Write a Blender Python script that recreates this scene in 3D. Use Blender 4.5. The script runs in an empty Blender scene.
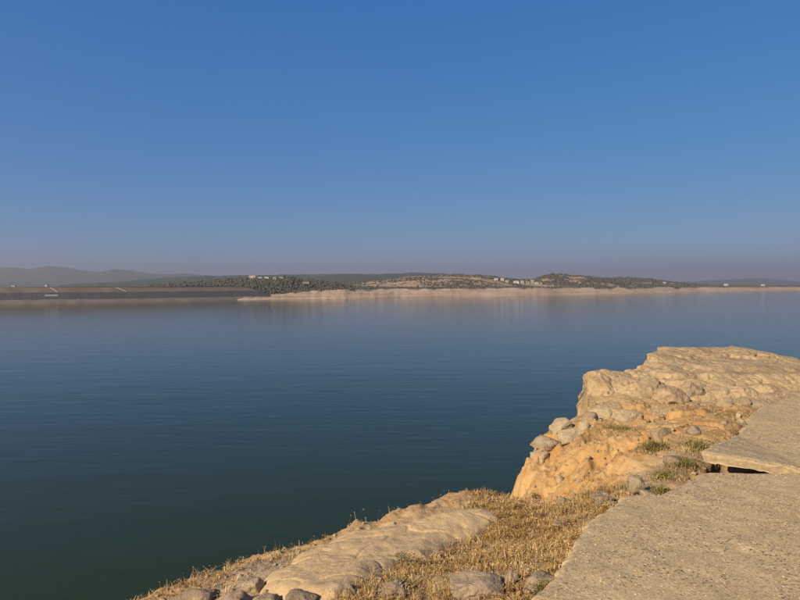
import bpy, bmesh, math, random
import numpy as np
from mathutils import Vector, Matrix

# ------------------------------------------------------------------ camera, sky, sun, exposure
sc = bpy.context.scene
COL = sc.collection
R = math.radians
EYE = 21.6                      # eye height over the lake (the path is 20 m over it)
F = 650.0                       # focal length in photograph pixels (800 wide)
HOR = 283.0                     # photograph row of the horizon
PITCH = math.atan((300.0 - HOR) / F)
cam_d = bpy.data.cameras.new('camera'); cam = bpy.data.objects.new('camera', cam_d); COL.objects.link(cam)
cam_d.sensor_width = 36.0; cam_d.lens = 36.0 * F / 800.0
cam_d.clip_start = 0.05; cam_d.clip_end = 60000.0
cam.location = (0, 0, EYE); cam.rotation_euler = (R(90) - PITCH, 0, 0)
sc.camera = cam

SUN_EL, SUN_AZ = R(30.0), R(226.0)      # azimuth clockwise from +Y: behind the camera, to its left
world = bpy.data.worlds.new('World'); sc.world = world; world.use_nodes = True
wn = world.node_tree.nodes; wl = world.node_tree.links
for n in list(wn): wn.remove(n)
w_out = wn.new('ShaderNodeOutputWorld'); w_bg = wn.new('ShaderNodeBackground'); w_sky = wn.new('ShaderNodeTexSky')
w_sky.sky_type = 'NISHITA'; w_sky.sun_disc = False
w_sky.sun_elevation = SUN_EL; w_sky.sun_rotation = SUN_AZ
w_sky.altitude = 300.0; w_sky.air_density = 0.7; w_sky.dust_density = 0.3; w_sky.ozone_density = 8.0
w_bg.inputs['Strength'].default_value = 0.062
# the camera's colour response to that sky: one power curve per channel, the same all round the sky
w_sep = wn.new('ShaderNodeSeparateColor'); w_com = wn.new('ShaderNodeCombineColor'); wl.new(w_sky.outputs[0], w_sep.inputs[0])
for i, (a, p, g) in enumerate([(0.0285, 0.040, 1.15), (0.110, 0.091, 0.61), (0.270, 0.216, 0.29)]):
    w_p = wn.new('ShaderNodeMath'); w_p.operation = 'POWER'; w_p.inputs[1].default_value = g
    w_m = wn.new('ShaderNodeMath'); w_m.operation = 'MULTIPLY'; w_m.inputs[1].default_value = a / 0.062 * (0.05 / p) ** g
    wl.new(w_sep.outputs[i], w_p.inputs[0]); wl.new(w_p.outputs[0], w_m.inputs[0]); wl.new(w_m.outputs[0], w_com.inputs[i])
wl.new(w_com.outputs[0], w_bg.inputs['Color']); wl.new(w_bg.outputs[0], w_out.inputs['Surface'])

sun_d = bpy.data.lights.new('sun', 'SUN'); sun = bpy.data.objects.new('sun', sun_d); COL.objects.link(sun)
sun_d.energy = 4.0; sun_d.angle = R(0.55); sun_d.color = (1.0, 0.84, 0.62)
sdir = Vector((math.sin(SUN_AZ) * math.cos(SUN_EL), math.cos(SUN_AZ) * math.cos(SUN_EL), math.sin(SUN_EL)))
sun.rotation_euler = sdir.to_track_quat('Z', 'Y').to_euler(); sun.location = (-20, -20, 60)

vs = sc.view_settings
vs.view_transform = 'Standard'; vs.look = 'None'; vs.gamma = 1.0; vs.exposure = 0.9; vs.use_curve_mapping = False
sc.cycles.volume_bounces = 1; sc.cycles.max_bounces = 6; sc.cycles.diffuse_bounces = 3; sc.cycles.transparent_max_bounces = 8
HAZE_DENSITY = 0.00014

# ------------------------------------------------------------------ helpers
rng = np.random.default_rng(7)
random.seed(7)

def ray(px, py):
    x = (px - 400.0) / F; u = (300.0 - py) / F
    cp, sp = math.cos(PITCH), math.sin(PITCH)
    return np.array([x, cp + u * sp, u * cp - sp])

def at(px, py, d):
    r = ray(px, py); r = r * (d / r[1])
    return np.array([r[0], r[1], EYE + r[2]])

def on_level(px, py, z):
    r = ray(px, py); t = (z - EYE) / r[2]
    return np.array([r[0] * t, r[1] * t, z])

def _hash(i, j, k, seed):
    h = (i.astype(np.uint32) * np.uint32(374761393) + j.astype(np.uint32) * np.uint32(668265263)
         + k.astype(np.uint32) * np.uint32(2147483647) + np.uint32((seed * 974711 + 13) & 0xffffffff))
    h = (h ^ (h >> np.uint32(13))) * np.uint32(1274126177)
    h = (h ^ (h >> np.uint32(16))) * np.uint32(2246822519)
    return h ^ (h >> np.uint32(15))

_G = rng.normal(size=(256, 3)); _G /= np.linalg.norm(_G, axis=1)[:, None]

def perlin(x, y, z=None, seed=0):
    x = np.asarray(x, float); y = np.asarray(y, float)
    z = np.zeros_like(x) + 0.37 if z is None else np.asarray(z, float)
    xi, yi, zi = np.floor(x), np.floor(y), np.floor(z)
    fx, fy, fz = x - xi, y - yi, z - zi
    xi, yi, zi = xi.astype(np.int64), yi.astype(np.int64), zi.astype(np.int64)
    u, v, w = (t * t * t * (t * (t * 6 - 15) + 10) for t in (fx, fy, fz))
    out = 0
    with np.errstate(over='ignore'):
        for a in (0, 1):
            for b in (0, 1):
                for c in (0, 1):
                    g = _G[_hash(xi + a, yi + b, zi + c, seed) & np.uint32(255)]
                    d = g[..., 0] * (fx - a) + g[..., 1] * (fy - b) + g[..., 2] * (fz - c)
                    out = out + d * (u if a else 1 - u) * (v if b else 1 - v) * (w if c else 1 - w)
    return out * 1.5

def fbm(x, y, z=None, oct=4, seed=0, gain=0.5, ridged=False):
    s, a = 0, 1.0
    for o in range(oct):
        k = 2.03 ** o
        n = perlin(np.asarray(x) * k, np.asarray(y) * k, None if z is None else np.asarray(z) * k, seed + o * 17)
        s = s + a * ((1 - 2 * np.abs(n)) if ridged else n); a *= gain
    return s

def worley(x, y, seed=0):
    x = np.asarray(x, float); y = np.asarray(y, float)
    xi, yi = np.floor(x).astype(np.int64), np.floor(y).astype(np.int64)
    f1 = np.full(x.shape, 9.0); f2 = np.full(x.shape, 9.0); cid = np.zeros(x.shape)
    with np.errstate(over='ignore'):
        for a in (-1, 0, 1):
            for b in (-1, 0, 1):
                h = _hash(xi + a, yi + b, xi * 0 + 3, seed)
                hx = (h & np.uint32(1023)) / 1023.0; hy = ((h >> np.uint32(10)) & np.uint32(1023)) / 1023.0
                d = np.hypot(xi + a + hx - x, yi + b + hy - y)
                new = d < f1
                f2 = np.where(new, f1, np.minimum(f2, d)); cid = np.where(new, (h >> np.uint32(20)) / 4095.0, cid)
                f1 = np.where(new, d, f1)
    return f1, f2, cid

def sstep(a, b, x):
    t = np.clip((np.asarray(x, float) - a) / (b - a), 0, 1)
    return t * t * (3 - 2 * t)

def mesh(name, V, Fq, mat=None, smooth=True, parent=None, attrs=None):
    V = np.ascontiguousarray(V, np.float32)
    me = bpy.data.meshes.new(name)
    if isinstance(Fq, np.ndarray):
        k = Fq.shape[1]; nf = Fq.shape[0]
        me.vertices.add(len(V)); me.vertices.foreach_set('co', V.ravel())
        me.loops.add(nf * k); me.loops.foreach_set('vertex_index', np.ascontiguousarray(Fq, np.int32).ravel())
        me.polygons.add(nf); me.polygons.foreach_set('loop_start', np.arange(nf, dtype=np.int32) * k)
        me.update(calc_edges=True)
    else:
        me.from_pydata([tuple(map(float, v)) for v in V], [], Fq)
    if smooth: me.polygons.foreach_set('use_smooth', np.ones(len(me.polygons), bool))
    for an, (kind, data) in (attrs or {}).items():
        at_ = me.attributes.new(an, kind, 'POINT')
        at_.data.foreach_set('color' if kind == 'FLOAT_COLOR' else 'value', np.ascontiguousarray(data, np.float32).ravel())
    me.validate()
    if mat: me.materials.append(mat)
    o = bpy.data.objects.new(name, me); COL.objects.link(o)
    if parent is not None: o.parent = parent
    return o

def grid_faces(nr, nc):
    i = np.arange(nr - 1)[:, None] * nc + np.arange(nc - 1)[None, :]
    return np.stack([i, i + 1, i + nc + 1, i + nc], -1).reshape(-1, 4)

def tag(o, label=None, cat=None, group=None, kind=None):
    if label: o['label'] = label
    if cat: o['category'] = cat
    if group: o['group'] = group
    if kind: o['kind'] = kind
    return o

def empty(name, loc, rz=0.0):
    o = bpy.data.objects.new(name, None); o.empty_display_size = 0.2; COL.objects.link(o)
    o.location = tuple(map(float, loc)); o.rotation_euler = (0, 0, rz)
    return o

class Mat:
    def __init__(s, name, rough=0.9, spec=0.2):
        s.m = bpy.data.materials.new(name); s.m.use_nodes = True
        s.t = s.m.node_tree; s.n = s.t.nodes; s.l = s.t.links
        s.b = s.n['Principled BSDF']; s.b.inputs['Roughness'].default_value = rough
        s.b.inputs['Specular IOR Level'].default_value = spec
        s._co = None
    def co(s):
        if s._co is None: s._co = s.n.new('ShaderNodeTexCoord').outputs['Object']
        return s._co
    def pos(s): return s.n.new('ShaderNodeNewGeometry').outputs['Position']
    def link(s, a, b): s.l.new(a, b)
    def mapped(s, vec, scale=(1, 1, 1), rot=(0, 0, 0)):
        n = s.n.new('ShaderNodeMapping'); n.inputs['Scale'].default_value = scale; n.inputs['Rotation'].default_value = rot
        s.link(vec, n.inputs['Vector']); return n.outputs[0]
    def noise(s, scale, detail=4, rough=0.55, vec=None, dist=0.0):
        n = s.n.new('ShaderNodeTexNoise'); n.inputs['Scale'].default_value = scale; n.inputs['Detail'].default_value = detail
        n.inputs['Roughness'].default_value = rough; n.inputs['Distortion'].default_value = dist
        s.link(vec if vec is not None else s.co(), n.inputs['Vector']); return n.outputs[0]
    def voronoi(s, scale, feature='F1', vec=None, out='Distance', rnd=1.0):
        n = s.n.new('ShaderNodeTexVoronoi'); n.feature = feature; n.inputs['Scale'].default_value = scale
        n.inputs['Randomness'].default_value = rnd
        s.link(vec if vec is not None else s.co(), n.inputs['Vector']); return n.outputs[out]
    def ramp(s, fac, stops, interp='LINEAR'):
        n = s.n.new('ShaderNodeValToRGB'); e = n.color_ramp.elements; n.color_ramp.interpolation = interp
        while len(e) < len(stops): e.new(0.5)
        for el, (p, c) in zip(e, stops):
            el.position = p; el.color = (c, c, c, 1) if isinstance(c, (int, float)) else (*c, 1)
        s.link(fac, n.inputs[0]); return n.outputs[0]
    def mix(s, fac, a, b, blend='MIX'):
        n = s.n.new('ShaderNodeMix'); n.data_type = 'RGBA'; n.blend_type = blend
        for i, v in ((0, fac), (6, a), (7, b)):
            sock = n.inputs[i]
            if isinstance(v, (int, float)): sock.default_value = v if i == 0 else (v, v, v, 1)
            elif isinstance(v, tuple): sock.default_value = (*v, 1)
            else: s.link(v, sock)
        return n.outputs[2]
    def math(s, op, a, b=0.0):
        n = s.n.new('ShaderNodeMath'); n.operation = op
        for i, v in enumerate((a, b)):
            if isinstance(v, (int, float)): n.inputs[i].default_value = v
            else: s.link(v, n.inputs[i])
        return n.outputs[0]
    def attr(s, name, out='Fac'):
        n = s.n.new('ShaderNodeAttribute'); n.attribute_name = name; return n.outputs[out]
    def rgb(s, c):
        n = s.n.new('ShaderNodeRGB'); n.outputs[0].default_value = (*c, 1); return n.outputs[0]
    def bump(s, h, strength=0.5, dist=0.02):
        n = s.n.new('ShaderNodeBump'); n.inputs['Strength'].default_value = strength; n.inputs['Distance'].default_value = dist
        old = s.b.inputs['Normal'].links
        if old: s.link(old[0].from_socket, n.inputs['Normal'])
        s.link(h, n.inputs['Height']); s.link(n.outputs[0], s.b.inputs['Normal'])
    def color(s, c):
        if isinstance(c, tuple): s.b.inputs['Base Color'].default_value = (*c, 1)
        else: s.link(c, s.b.inputs['Base Color'])

# ------------------------------------------------------------------ materials of the far side
def simple(name, col, var=0.25, scale=0.3, rough=0.9):
    m = Mat(name, rough)
    n = m.noise(scale, 5, 0.6)
    lo = tuple(c * (1 - var) for c in col); hi = tuple(min(1, c * (1 + var)) for c in col)
    m.color(m.ramp(n, [(0.3, lo), (0.7, hi)])); return m.m

def make_beach_mat():
    m = Mat('bare_shore_soil', 0.95, 0.1)
    p = m.pos()
    big = m.noise(0.012, 5, 0.6, p)
    strat = m.noise(1.0, 4, 0.6, m.mapped(p, (0.006, 0.006, 0.9)))
    c = m.ramp(big, [(0.3, (0.33, 0.235, 0.155)), (0.5, (0.43, 0.32, 0.22)), (0.72, (0.50, 0.39, 0.28))])
    c = m.mix(m.ramp(strat, [(0.42, 0.0), (0.62, 0.55)]), c, (0.25, 0.155, 0.10))
    gul = m.noise(0.05, 4, 0.7, p)
    c = m.mix(m.ramp(gul, [(0.55, 0.0), (0.75, 0.4)]), c, (0.46, 0.37, 0.29))
    # scrub beyond the bare band
    scr = m.noise(0.03, 5, 0.7, p)
    green = m.ramp(scr, [(0.35, (0.07, 0.075, 0.04)), (0.6, (0.16, 0.13, 0.075))])
    c = m.mix(m.attr('scrub'), c, green)
    m.color(c); m.bump(m.noise(0.15, 5, 0.65, p), 0.6, 3.0); return m.m

def make_hill_mat(name, soil, green, thr, scale=0.02):
    m = Mat(name, 0.95, 0.1)
    p = m.pos()
    a = m.noise(scale, 6, 0.62, p); b = m.noise(scale * 6, 5, 0.65, p)
    s = m.mix(m.ramp(b, [(0.3, 0.0), (0.7, 1.0)]), tuple(c * 0.75 for c in soil), tuple(c * 1.15 for c in soil))
    g = m.mix(m.ramp(b, [(0.35, 0.0), (0.7, 1.0)]), tuple(c * 0.7 for c in green), tuple(c * 1.3 for c in green))
    k = m.math('ADD', m.math('MULTIPLY', a, 0.65), m.math('MULTIPLY', b, 0.35))
    m.color(m.mix(m.ramp(k, [(thr - 0.04, 1.0), (thr + 0.05, 0.0)]), s, g))
    m.bump(b, 0.6, 0.05 / scale); return m.m

def make_water_mat():
    m = Mat('lake_water', 0.06, 0.5)
    m.b.inputs['IOR'].default_value = 1.19; m.b.inputs['Specular Tint'].default_value = (1.0, 0.98, 0.60, 1)
    p = m.pos()
    big = m.noise(0.01, 3, 0.5, m.mapped(p, (1, 0.35, 1)))
    m.color(m.ramp(big, [(0.35, (0.0175, 0.0280, 0.0070)), (0.65, (0.0190, 0.0305, 0.0085))]))
    w1 = m.noise(1.0, 3, 0.5, m.mapped(p, (0.19, 0.62, 1), (0, 0, R(15))), 0.3)
    w2 = m.noise(1.0, 3, 0.55, m.mapped(p, (0.55, 2.0, 1), (0, 0, R(16))), 0.3)
    w3 = m.noise(0.09, 2, 0.5, m.mapped(p, (0.5, 1.4, 1), (0, 0, R(-8))))
    m.bump(w3, 0.2, 0.5); m.bump(w1, 0.42, 0.11); m.bump(w2, 0.35, 0.035)
    return m.m

M = {
    'water': make_water_mat(), 'beach': make_beach_mat(),
    'hill_dark': make_hill_mat('dense_scrub', (0.30, 0.22, 0.13), (0.05, 0.05, 0.034), 0.58),
    'hill_dotted': make_hill_mat('dotted_scrub', (0.33, 0.235, 0.15), (0.10, 0.09, 0.06), 0.44),
    'hill_mixed': make_hill_mat('mixed_scrub', (0.34, 0.24, 0.155), (0.075, 0.07, 0.047), 0.51),
    'hill_far': make_hill_mat('far_woodland', (0.20, 0.17, 0.10), (0.05, 0.065, 0.04), 0.60, 0.004),
    'bush': simple('bush_leaf', (0.066, 0.064, 0.044), 0.4, 0.4),
    'trunk': simple('bark', (0.10, 0.07, 0.045)),
    'white_wall': simple('limewashed_wall', (0.50, 0.47, 0.43), 0.06),
    'cream_wall': simple('cream_wall', (0.40, 0.33, 0.25), 0.08),
    'roof': simple('flat_roof', (0.35, 0.27, 0.21), 0.15), 'pane': simple('dark_window', (0.03, 0.03, 0.035), 0.1, rough=0.3),
    'riprap': simple('dark_riprap', (0.060, 0.057, 0.054), 0.5, 0.35),
    'dam_soil': simple('dam_earth', (0.135, 0.105, 0.078), 0.22, 0.05), 'dam_low': simple('dam_toe_silt', (0.145, 0.118, 0.09), 0.25, 0.08),
    'road': simple('crest_road', (0.10, 0.09, 0.085), 0.15), 'parapet': simple('parapet', (0.13, 0.115, 0.10), 0.15),
    'pale_concrete': simple('pale_concrete', (0.22, 0.20, 0.17), 0.1),
}

# ------------------------------------------------------------------ lake and far shore
XS = [-400, 0, 100, 200, 245, 300, 345, 400, 500, 600, 650, 700, 750, 800, 1200]
SHORE_ROW = [307, 304.5, 303, 301, 300, 299, 298.5, 297, 296, 294, 293, 291.6, 290.6, 290, 289]
def shore_d(px): return EYE * F / (np.interp(px, XS, SHORE_ROW) - HOR)

def world_xy(px, d): return (px - 400.0) / F * d, d

def lin(n, a, b): return np.linspace(a, b, n)

# water: one sheet, finer close by is not needed (the waves are relief)
W = 30000.0
wo = mesh('lake_water', [(-W, -400, 0), (W, -400, 0), (W, W, 0), (-W, W, 0)], np.array([[0, 1, 2, 3]]), M['water'])
tag(wo, kind='structure')
bed = mesh('lake_bed', [(-W, -420, -14), (W, -420, -14), (W, W, -14), (-W, W, -14)], np.array([[0, 1, 2, 3]]), simple('lake_mud', (0.12, 0.10, 0.07)))
tag(bed, kind='structure')

# the bare drawdown shore and the plain behind it
BX = [150, 245, 285, 302, 322, 345, 400, 500, 600, 650, 700, 800, 1200]
BTOP_ROW = [297.5, 295.5, 294.0, 291.2, 289.9, 289.5, 288.6, 288.0, 287.6, 287.3, 287.2, 287.0, 286.8]
def beach_w(px): return np.interp(px, [150, 345, 600, 800, 1200], [55, 70, 90, 110, 120])
def beach_top(px):
    d = shore_d(px) + beach_w(px)
    return EYE - (np.interp(px, BX, BTOP_ROW) - HOR) / F * d
def shore_z(px, d):
    s = shore_d(px) + 9 * perlin(px * 0.045, px * 0 + 2.2, seed=3) + 4 * perlin(px * 0.16, px * 0 + 2.2, seed=4)
    w = beach_w(px); t = (d - s) / w
    zt = beach_top(px)
    prof = np.interp(t, [-0.6, 0, 0.12, 0.5, 1.0], [-0.35, 0, 0.16, 0.52, 1.0]) * zt
    z = prof + sstep(0.02, 0.4, t) * (1 - sstep(0.9, 1.3, t)) * 0.7 * fbm(px * 0.10, d * 0.02, oct=6, seed=5, gain=0.62)
    z = z + sstep(1.0, 3.0, t) * 1.0
    far = np.clip((d - s - w) / 9000.0, 0, 1)
    z = z - 9 * (1 - sstep(205, 245, px))
    return z + far * (2 + 1.5 * fbm(px * 0.02, d * 0.0008, oct=3, seed=9))

def polar(name, pxs, rows_of, zfun, mat, extra=None):
    P = np.array(pxs)[None, :] + np.zeros((len(rows_of), 1))
    D = np.stack([r(np.array(pxs)) for r in rows_of])
    Z = zfun(P, D); X, Y = world_xy(P, D)
    at_ = extra(P, D) if extra else None
    o = mesh(name, np.stack([X, Y, Z], -1).reshape(-1, 3), grid_faces(*Z.shape), mat, attrs=at_)
    return tag(o, kind='structure')

pxs = lin(1000, 140, 1180)
rows = [(lambda q, k=k: shore_d(q) + k * beach_w(q)) for k in np.concatenate([lin(34, -0.6, 1.2), lin(12, 1.3, 3)])]
rows += [(lambda q, k=k: (shore_d(q) + 3 * beach_w(q)) * (1 - k) + 14000 * k) for k in (lin(24, 0.02, 1) ** 2)]
polar('far_shore', pxs, rows, shore_z, M['beach'],
      lambda P, D: {'scrub': ('FLOAT', sstep(0.78, 1.12, (D - shore_d(P)) / beach_w(P) + 0.42 * fbm(P * 0.06, D * 0.008, oct=4, seed=41)))})

class Hill:
    """a ridge: crest rows given along photograph columns at a real distance, with front and back slopes"""
    def __init__(s, name, xs, crest, d_front, d_crest, d_back, mat, foot=6.0, rough=1.0, seed=1, nx=500, ny=36, sharp=1.0):
        s.xs, s.crest, s.df, s.dc, s.db = xs, crest, d_front, d_crest, d_back
        s.foot, s.rough, s.seed, s.sharp = foot, rough, seed, sharp
        q = lin(nx, xs[0], xs[-1])
        rows = [(lambda p, k=k: s.dfr(p) + (s.dcr(p) - s.dfr(p)) * k) for k in lin(ny, 0, 1)]
        rows += [(lambda p, k=k: s.dcr(p) + (d_back - d_crest) * k) for k in lin(14, 0.08, 1)]
        s.o = polar(name, q, rows, s.z, mat)
    def dfr(s, px): return np.maximum(s.df, shore_d(px) + 1.25 * beach_w(px))     # stays behind the bare shore
    def dcr(s, px): return np.maximum(s.dc, s.dfr(px) + 120)
    def z(s, px, d):
        df, dc = s.dfr(px), s.dcr(px)
        zc = EYE + (HOR - np.interp(px, s.xs, s.crest)) / F * dc
        zc = zc + s.rough * 0.0012 * s.dc * fbm(px * 0.11, px * 0 + 1.7, oct=4, seed=s.seed)
        t = np.where(d < dc, (d - df) / (dc - df), 1 - (d - dc) / (s.db - s.dc))
        t = np.clip(t, 0, 1) ** s.sharp
        prof = t * (2 - t) * 0.6 + sstep(0, 1, t) * 0.4
        h = np.maximum(zc - s.foot, -2)
        n = fbm(px / F * d / (0.06 * s.dc), d / (0.06 * s.dc), oct=5, seed=s.seed + 50)
        return s.foot - 2 + (h + 2) * prof + s.rough * 0.22 * np.maximum(h, 0) * n * t * (1.02 - t) * 2.2

hills = {}
def hill(key, *a, **k): hills[key] = Hill('hill' if key != 'far_left' and key != 'far_right' else 'mountain_ridge', *a, **k)
hill('far_left', [-420, -250, -120, -40, 0, 12, 30, 50, 70, 85, 100, 115, 130, 150, 168, 185, 200, 260, 330],
     [276, 271, 272, 266, 268.5, 267.5, 269.3, 266, 268.3, 270.8, 272.3, 269.3, 270, 273.6, 274.3, 273.2, 275, 279, 283], 6800, 9600, 12500, M['hill_far'], rough=0.35, seed=11)
hill('far_right', [560, 650, 690, 720, 740, 760, 780, 800, 850, 930, 1050, 1180],
     [284, 282.6, 281.6, 279.8, 278.8, 278.2, 279.8, 281.8, 279, 277, 280, 283], 9000, 12000, 13800, M['hill_far'], rough=0.3, seed=12)
hill('far_mid', [60, 130, 170, 200, 250, 300, 340, 380, 420, 450, 480, 520, 600, 640],
     [285, 281, 277.5, 276, 275.2, 274.4, 274.2, 274.0, 272.6, 274.0, 275.6, 279, 282, 285], 2500, 3400, 4400, M['hill_far'], rough=0.5, seed=13)
hill('dark', [90, 130, 170, 200, 225, 250, 290, 305, 320, 340, 355, 368, 380],
     [288, 286.5, 284.8, 282.2, 279.6, 278.4, 278.2, 279.3, 281.0, 284.4, 287.4, 289.6, 291], 915, 1060, 1240, M['hill_dark'], foot=8, rough=0.9, seed=14)
hill('dotted', [290, 320, 345, 370, 392, 410, 430, 455, 470, 490, 505, 520, 540, 560, 590, 620],
     [289, 284, 281.0, 281.4, 279.2, 276.8, 275.4, 274.8, 275.4, 276.4, 277.6, 279.6, 280.6, 281.6, 284.5, 288], 1120, 1560, 1900, M['hill_dotted'], foot=10, rough=1.1, seed=15)
hill('knoll', [505, 520, 532, 542, 552, 562, 575, 588, 600, 612, 630, 660],
     [287, 282.6, 280.0, 277.0, 275.0, 274.8, 276.0, 277.2, 278.2, 279.4, 282.5, 288], 1400, 1620, 1850, M['hill_mixed'], foot=11, rough=1.0, seed=16)
hill('right', [560, 590, 605, 620, 642, 655, 670, 690, 705, 725, 760, 800, 900, 1180],
     [284, 279.0, 278.4, 277.9, 278.0, 279.8, 282.0, 284.0, 285.4, 286.2, 286.0, 286.4, 285.8, 286], 1720, 2250, 2700, M['hill_mixed'], foot=11, rough=0.8, seed=17)

# shrubs that nobody could count on those hillsides
_ico = bmesh.new(); bmesh.ops.create_icosphere(_ico, subdivisions=1, radius=1.0)
ICO1V = np.array([v.co[:] for v in _ico.verts]); ICO1F = np.array([[v.index for v in f.verts] for f in _ico.faces]); _ico.free()
def scrub(name, h, n, x0, x1, smin, smax, dens, seed, d0=0.02, d1=1.02):
    r = np.random.default_rng(seed)
    px = r.uniform(x0, x1, n * 4); t = r.uniform(d0, d1, n * 4)
    d = h.dfr(px) + (h.dcr(px) - h.dfr(px)) * t
    keep = (fbm(px / F * d / 60, d / 60, oct=4, seed=seed) + r.normal(0, 0.15, n * 4)) > dens
    zc = EYE + (HOR - np.interp(px, h.xs, h.crest)) / F * h.dcr(px)
    keep &= zc > h.foot + 2
    px, d = px[keep][:n], d[keep][:n]
    x, y = world_xy(px, d); z = h.z(px, d)
    s = r.uniform(smin, smax, len(px)) * (1 + 0.5 * (r.random(len(px)) > 0.93))
    rad = 1 + r.uniform(-0.35, 0.35, (len(px), 12))
    V = ICO1V[None] * rad[..., None] * (s[:, None] * np.ones(12))[..., None]
    V[..., 2] *= 0.75
    V = V + np.stack([x, y, z + s * 0.35], -1)[:, None]
    Fc = ICO1F[None] + (np.arange(len(px)) * 12)[:, None, None]
    o = mesh(name, V.reshape(-1, 3), Fc.reshape(-1, 3), M['bush'], smooth=False)
    return tag(o, kind='stuff')
def shore_scrub(n, seed):
    r = np.random.default_rng(seed); px = r.uniform(250, 1100, n * 3); k = r.uniform(0.8, 3.6, n * 3) ** 1.0
    d = shore_d(px) + k * beach_w(px); keep = fbm(px * 0.06, d * 0.008, oct=4, seed=41) * 0.42 + k + r.normal(0, .12, n * 3) > 1.02
    keep &= fbm(px / F * d / 40, d / 40, oct=3, seed=seed) > 0.0
    px, d = px[keep][:n], d[keep][:n]; x, y = world_xy(px, d); z = shore_z(px, d); s = r.uniform(0.8, 2.4, len(px))
    V = ICO1V[None] * (1 + r.uniform(-.35, .35, (len(px), 12)))[..., None] * s[:, None, None] * np.array([1, 1, .75]) + np.stack([x, y, z + s * .3], -1)[:, None]
    return tag(mesh('shore_scrub', V.reshape(-1, 3), (ICO1F[None] + (np.arange(len(px)) * 12)[:, None, None]).reshape(-1, 3), M['bush'], smooth=False), kind='stuff')
shore_scrub(4500, 27)
scrub('hillside_scrub', hills['dark'], 5200, 150, 368, 0.9, 2.2, -0.45, 21)
scrub('hillside_scrub', hills['dotted'], 5200, 310, 600, 0.8, 2.1, 0.02, 22)
scrub('hillside_scrub', hills['knoll'], 2600, 525, 640, 1.2, 2.8, -0.05, 23)
scrub('hillside_scrub', hills['right'], 3600, 585, 1100, 1.4, 3.2, 0.0, 24)

# ------------------------------------------------------------------ the dam
def dam_line():
    px = lin(245, -420, 306)
    d0 = shore_d(px) + 34 * sstep(222, 275, px)      # toe at the water, then behind the end of the beach
    return px, d0
def build_dam():
    root = empty('embankment_dam', (*world_xy(100, float(shore_d(100.0))), 0))
    tag(root, 'long low earth embankment dam with dark stone facing across the lake', 'dam')
    px, d0 = dam_line()
    shrink = 1 - sstep(262, 300, px)     # the dam runs into the natural shore
    X, Y = world_xy(px, d0)
    # outward direction (away from the lake) in plan
    kern = np.hanning(61); kern /= kern.sum()
    sm = lambda a: np.convolve(np.pad(a, 30, 'edge'), kern, 'valid')
    d0 = sm(d0); X, Y = world_xy(px, d0)
    T = np.stack([np.gradient(X), np.gradient(Y)], -1); T = np.stack([sm(T[:, 0]), sm(T[:, 1])], -1); T /= np.linalg.norm(T, axis=1)[:, None]
    N = np.stack([-T[:, 1], T[:, 0]], -1); N[N[:, 1] < 0] *= -1
    base = np.array(root.location)
    def strip(name, prof, mat, k=3, noise=0.0, sel=slice(None)):
        vs = []
        for i in range(len(prof) - 1):
            (s0, z0), (s1, z1) = prof[i], prof[i + 1]
            for t in lin(k, 0, 1)[(0 if i == 0 else 1):]: vs.append((s0 + (s1 - s0) * t, z0 + (z1 - z0) * t))
        rows = []
        for s, z in vs:
            zz = z * (0.03 + 0.97 * shrink) if z > 0 else z + 0 * shrink
            nz = noise * fbm(X * 0.2, Y * 0.2 + s, oct=3, seed=33)
            rows.append(np.stack([X + N[:, 0] * s, Y + N[:, 1] * s, zz + nz], -1))
        V = np.stack(rows)[:, sel] - base
        return mesh(name, V.reshape(-1, 3), grid_faces(*V.shape[:2]), mat, parent=root)
    strip('toe_slope', [(-12, -4), (0, 0), (12, 3.9)], M['dam_low'], 6, 0.25)
    strip('stone_facing', [(12, 4.05), (34, 10.9)], M['riprap'], 16, 0.35)
    strip('bench', [(34, 10.95), (37, 11.05)], M['riprap'], 2, 0.05)
    strip('upper_slope', [(37, 11.1), (54, 16.4)], M['dam_soil'], 12, 0.12)
    strip('parapet', [(54, 16.4), (54.02, 17.5), (54.5, 17.5), (54.52, 16.6)], M['parapet'], 2)
    strip('crest_road', [(54.52, 16.6), (62, 16.6)], M['road'], 2)
    strip('back_slope', [(62, 16.6), (110, 4)], M['dam_soil'], 4)
    def ramp(c, w, s0, z0, s1, z1, name, mat, dx):
        j = int(np.argmin(abs(px - c))); o = np.array([X[j], Y[j]]); t, n = T[j], N[j]
        a = o + n * s0; b = o + n * s1 + t * dx
        V = [(*(a - t * w), z0 + .5), (*(a + t * w), z0 + .5), (*(b + t * w), z1 + .5), (*(b - t * w), z1 + .5)]
        V = np.array(V); V = np.vstack([V - (0, 0, 0.8), V]) - base
        return mesh(name, V, [(4, 5, 6, 7), (3, 2, 1, 0), (0, 1, 5, 4), (1, 2, 6, 5), (2, 3, 7, 6), (3, 0, 4, 7)], mat, smooth=False, parent=root)
    ramp(63, 0.8, 38, 11.4, 53, 16.1, 'stairway', M['pale_concrete'], -6)
    ramp(140, 0.8, 38, 11.4, 53, 16.1, 'stairway', M['pale_concrete'], -7)
    ramp(52.5, 6.4, 21.5, 6.9, 27.0, 8.7, 'concrete_apron', M['pale_concrete'], 0)['label'] = 'pale concrete apron set in the dark stone facing'
    return root, (X, Y, N, px)
dam, (DX, DY, DN, DPX) = build_dam()

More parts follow.
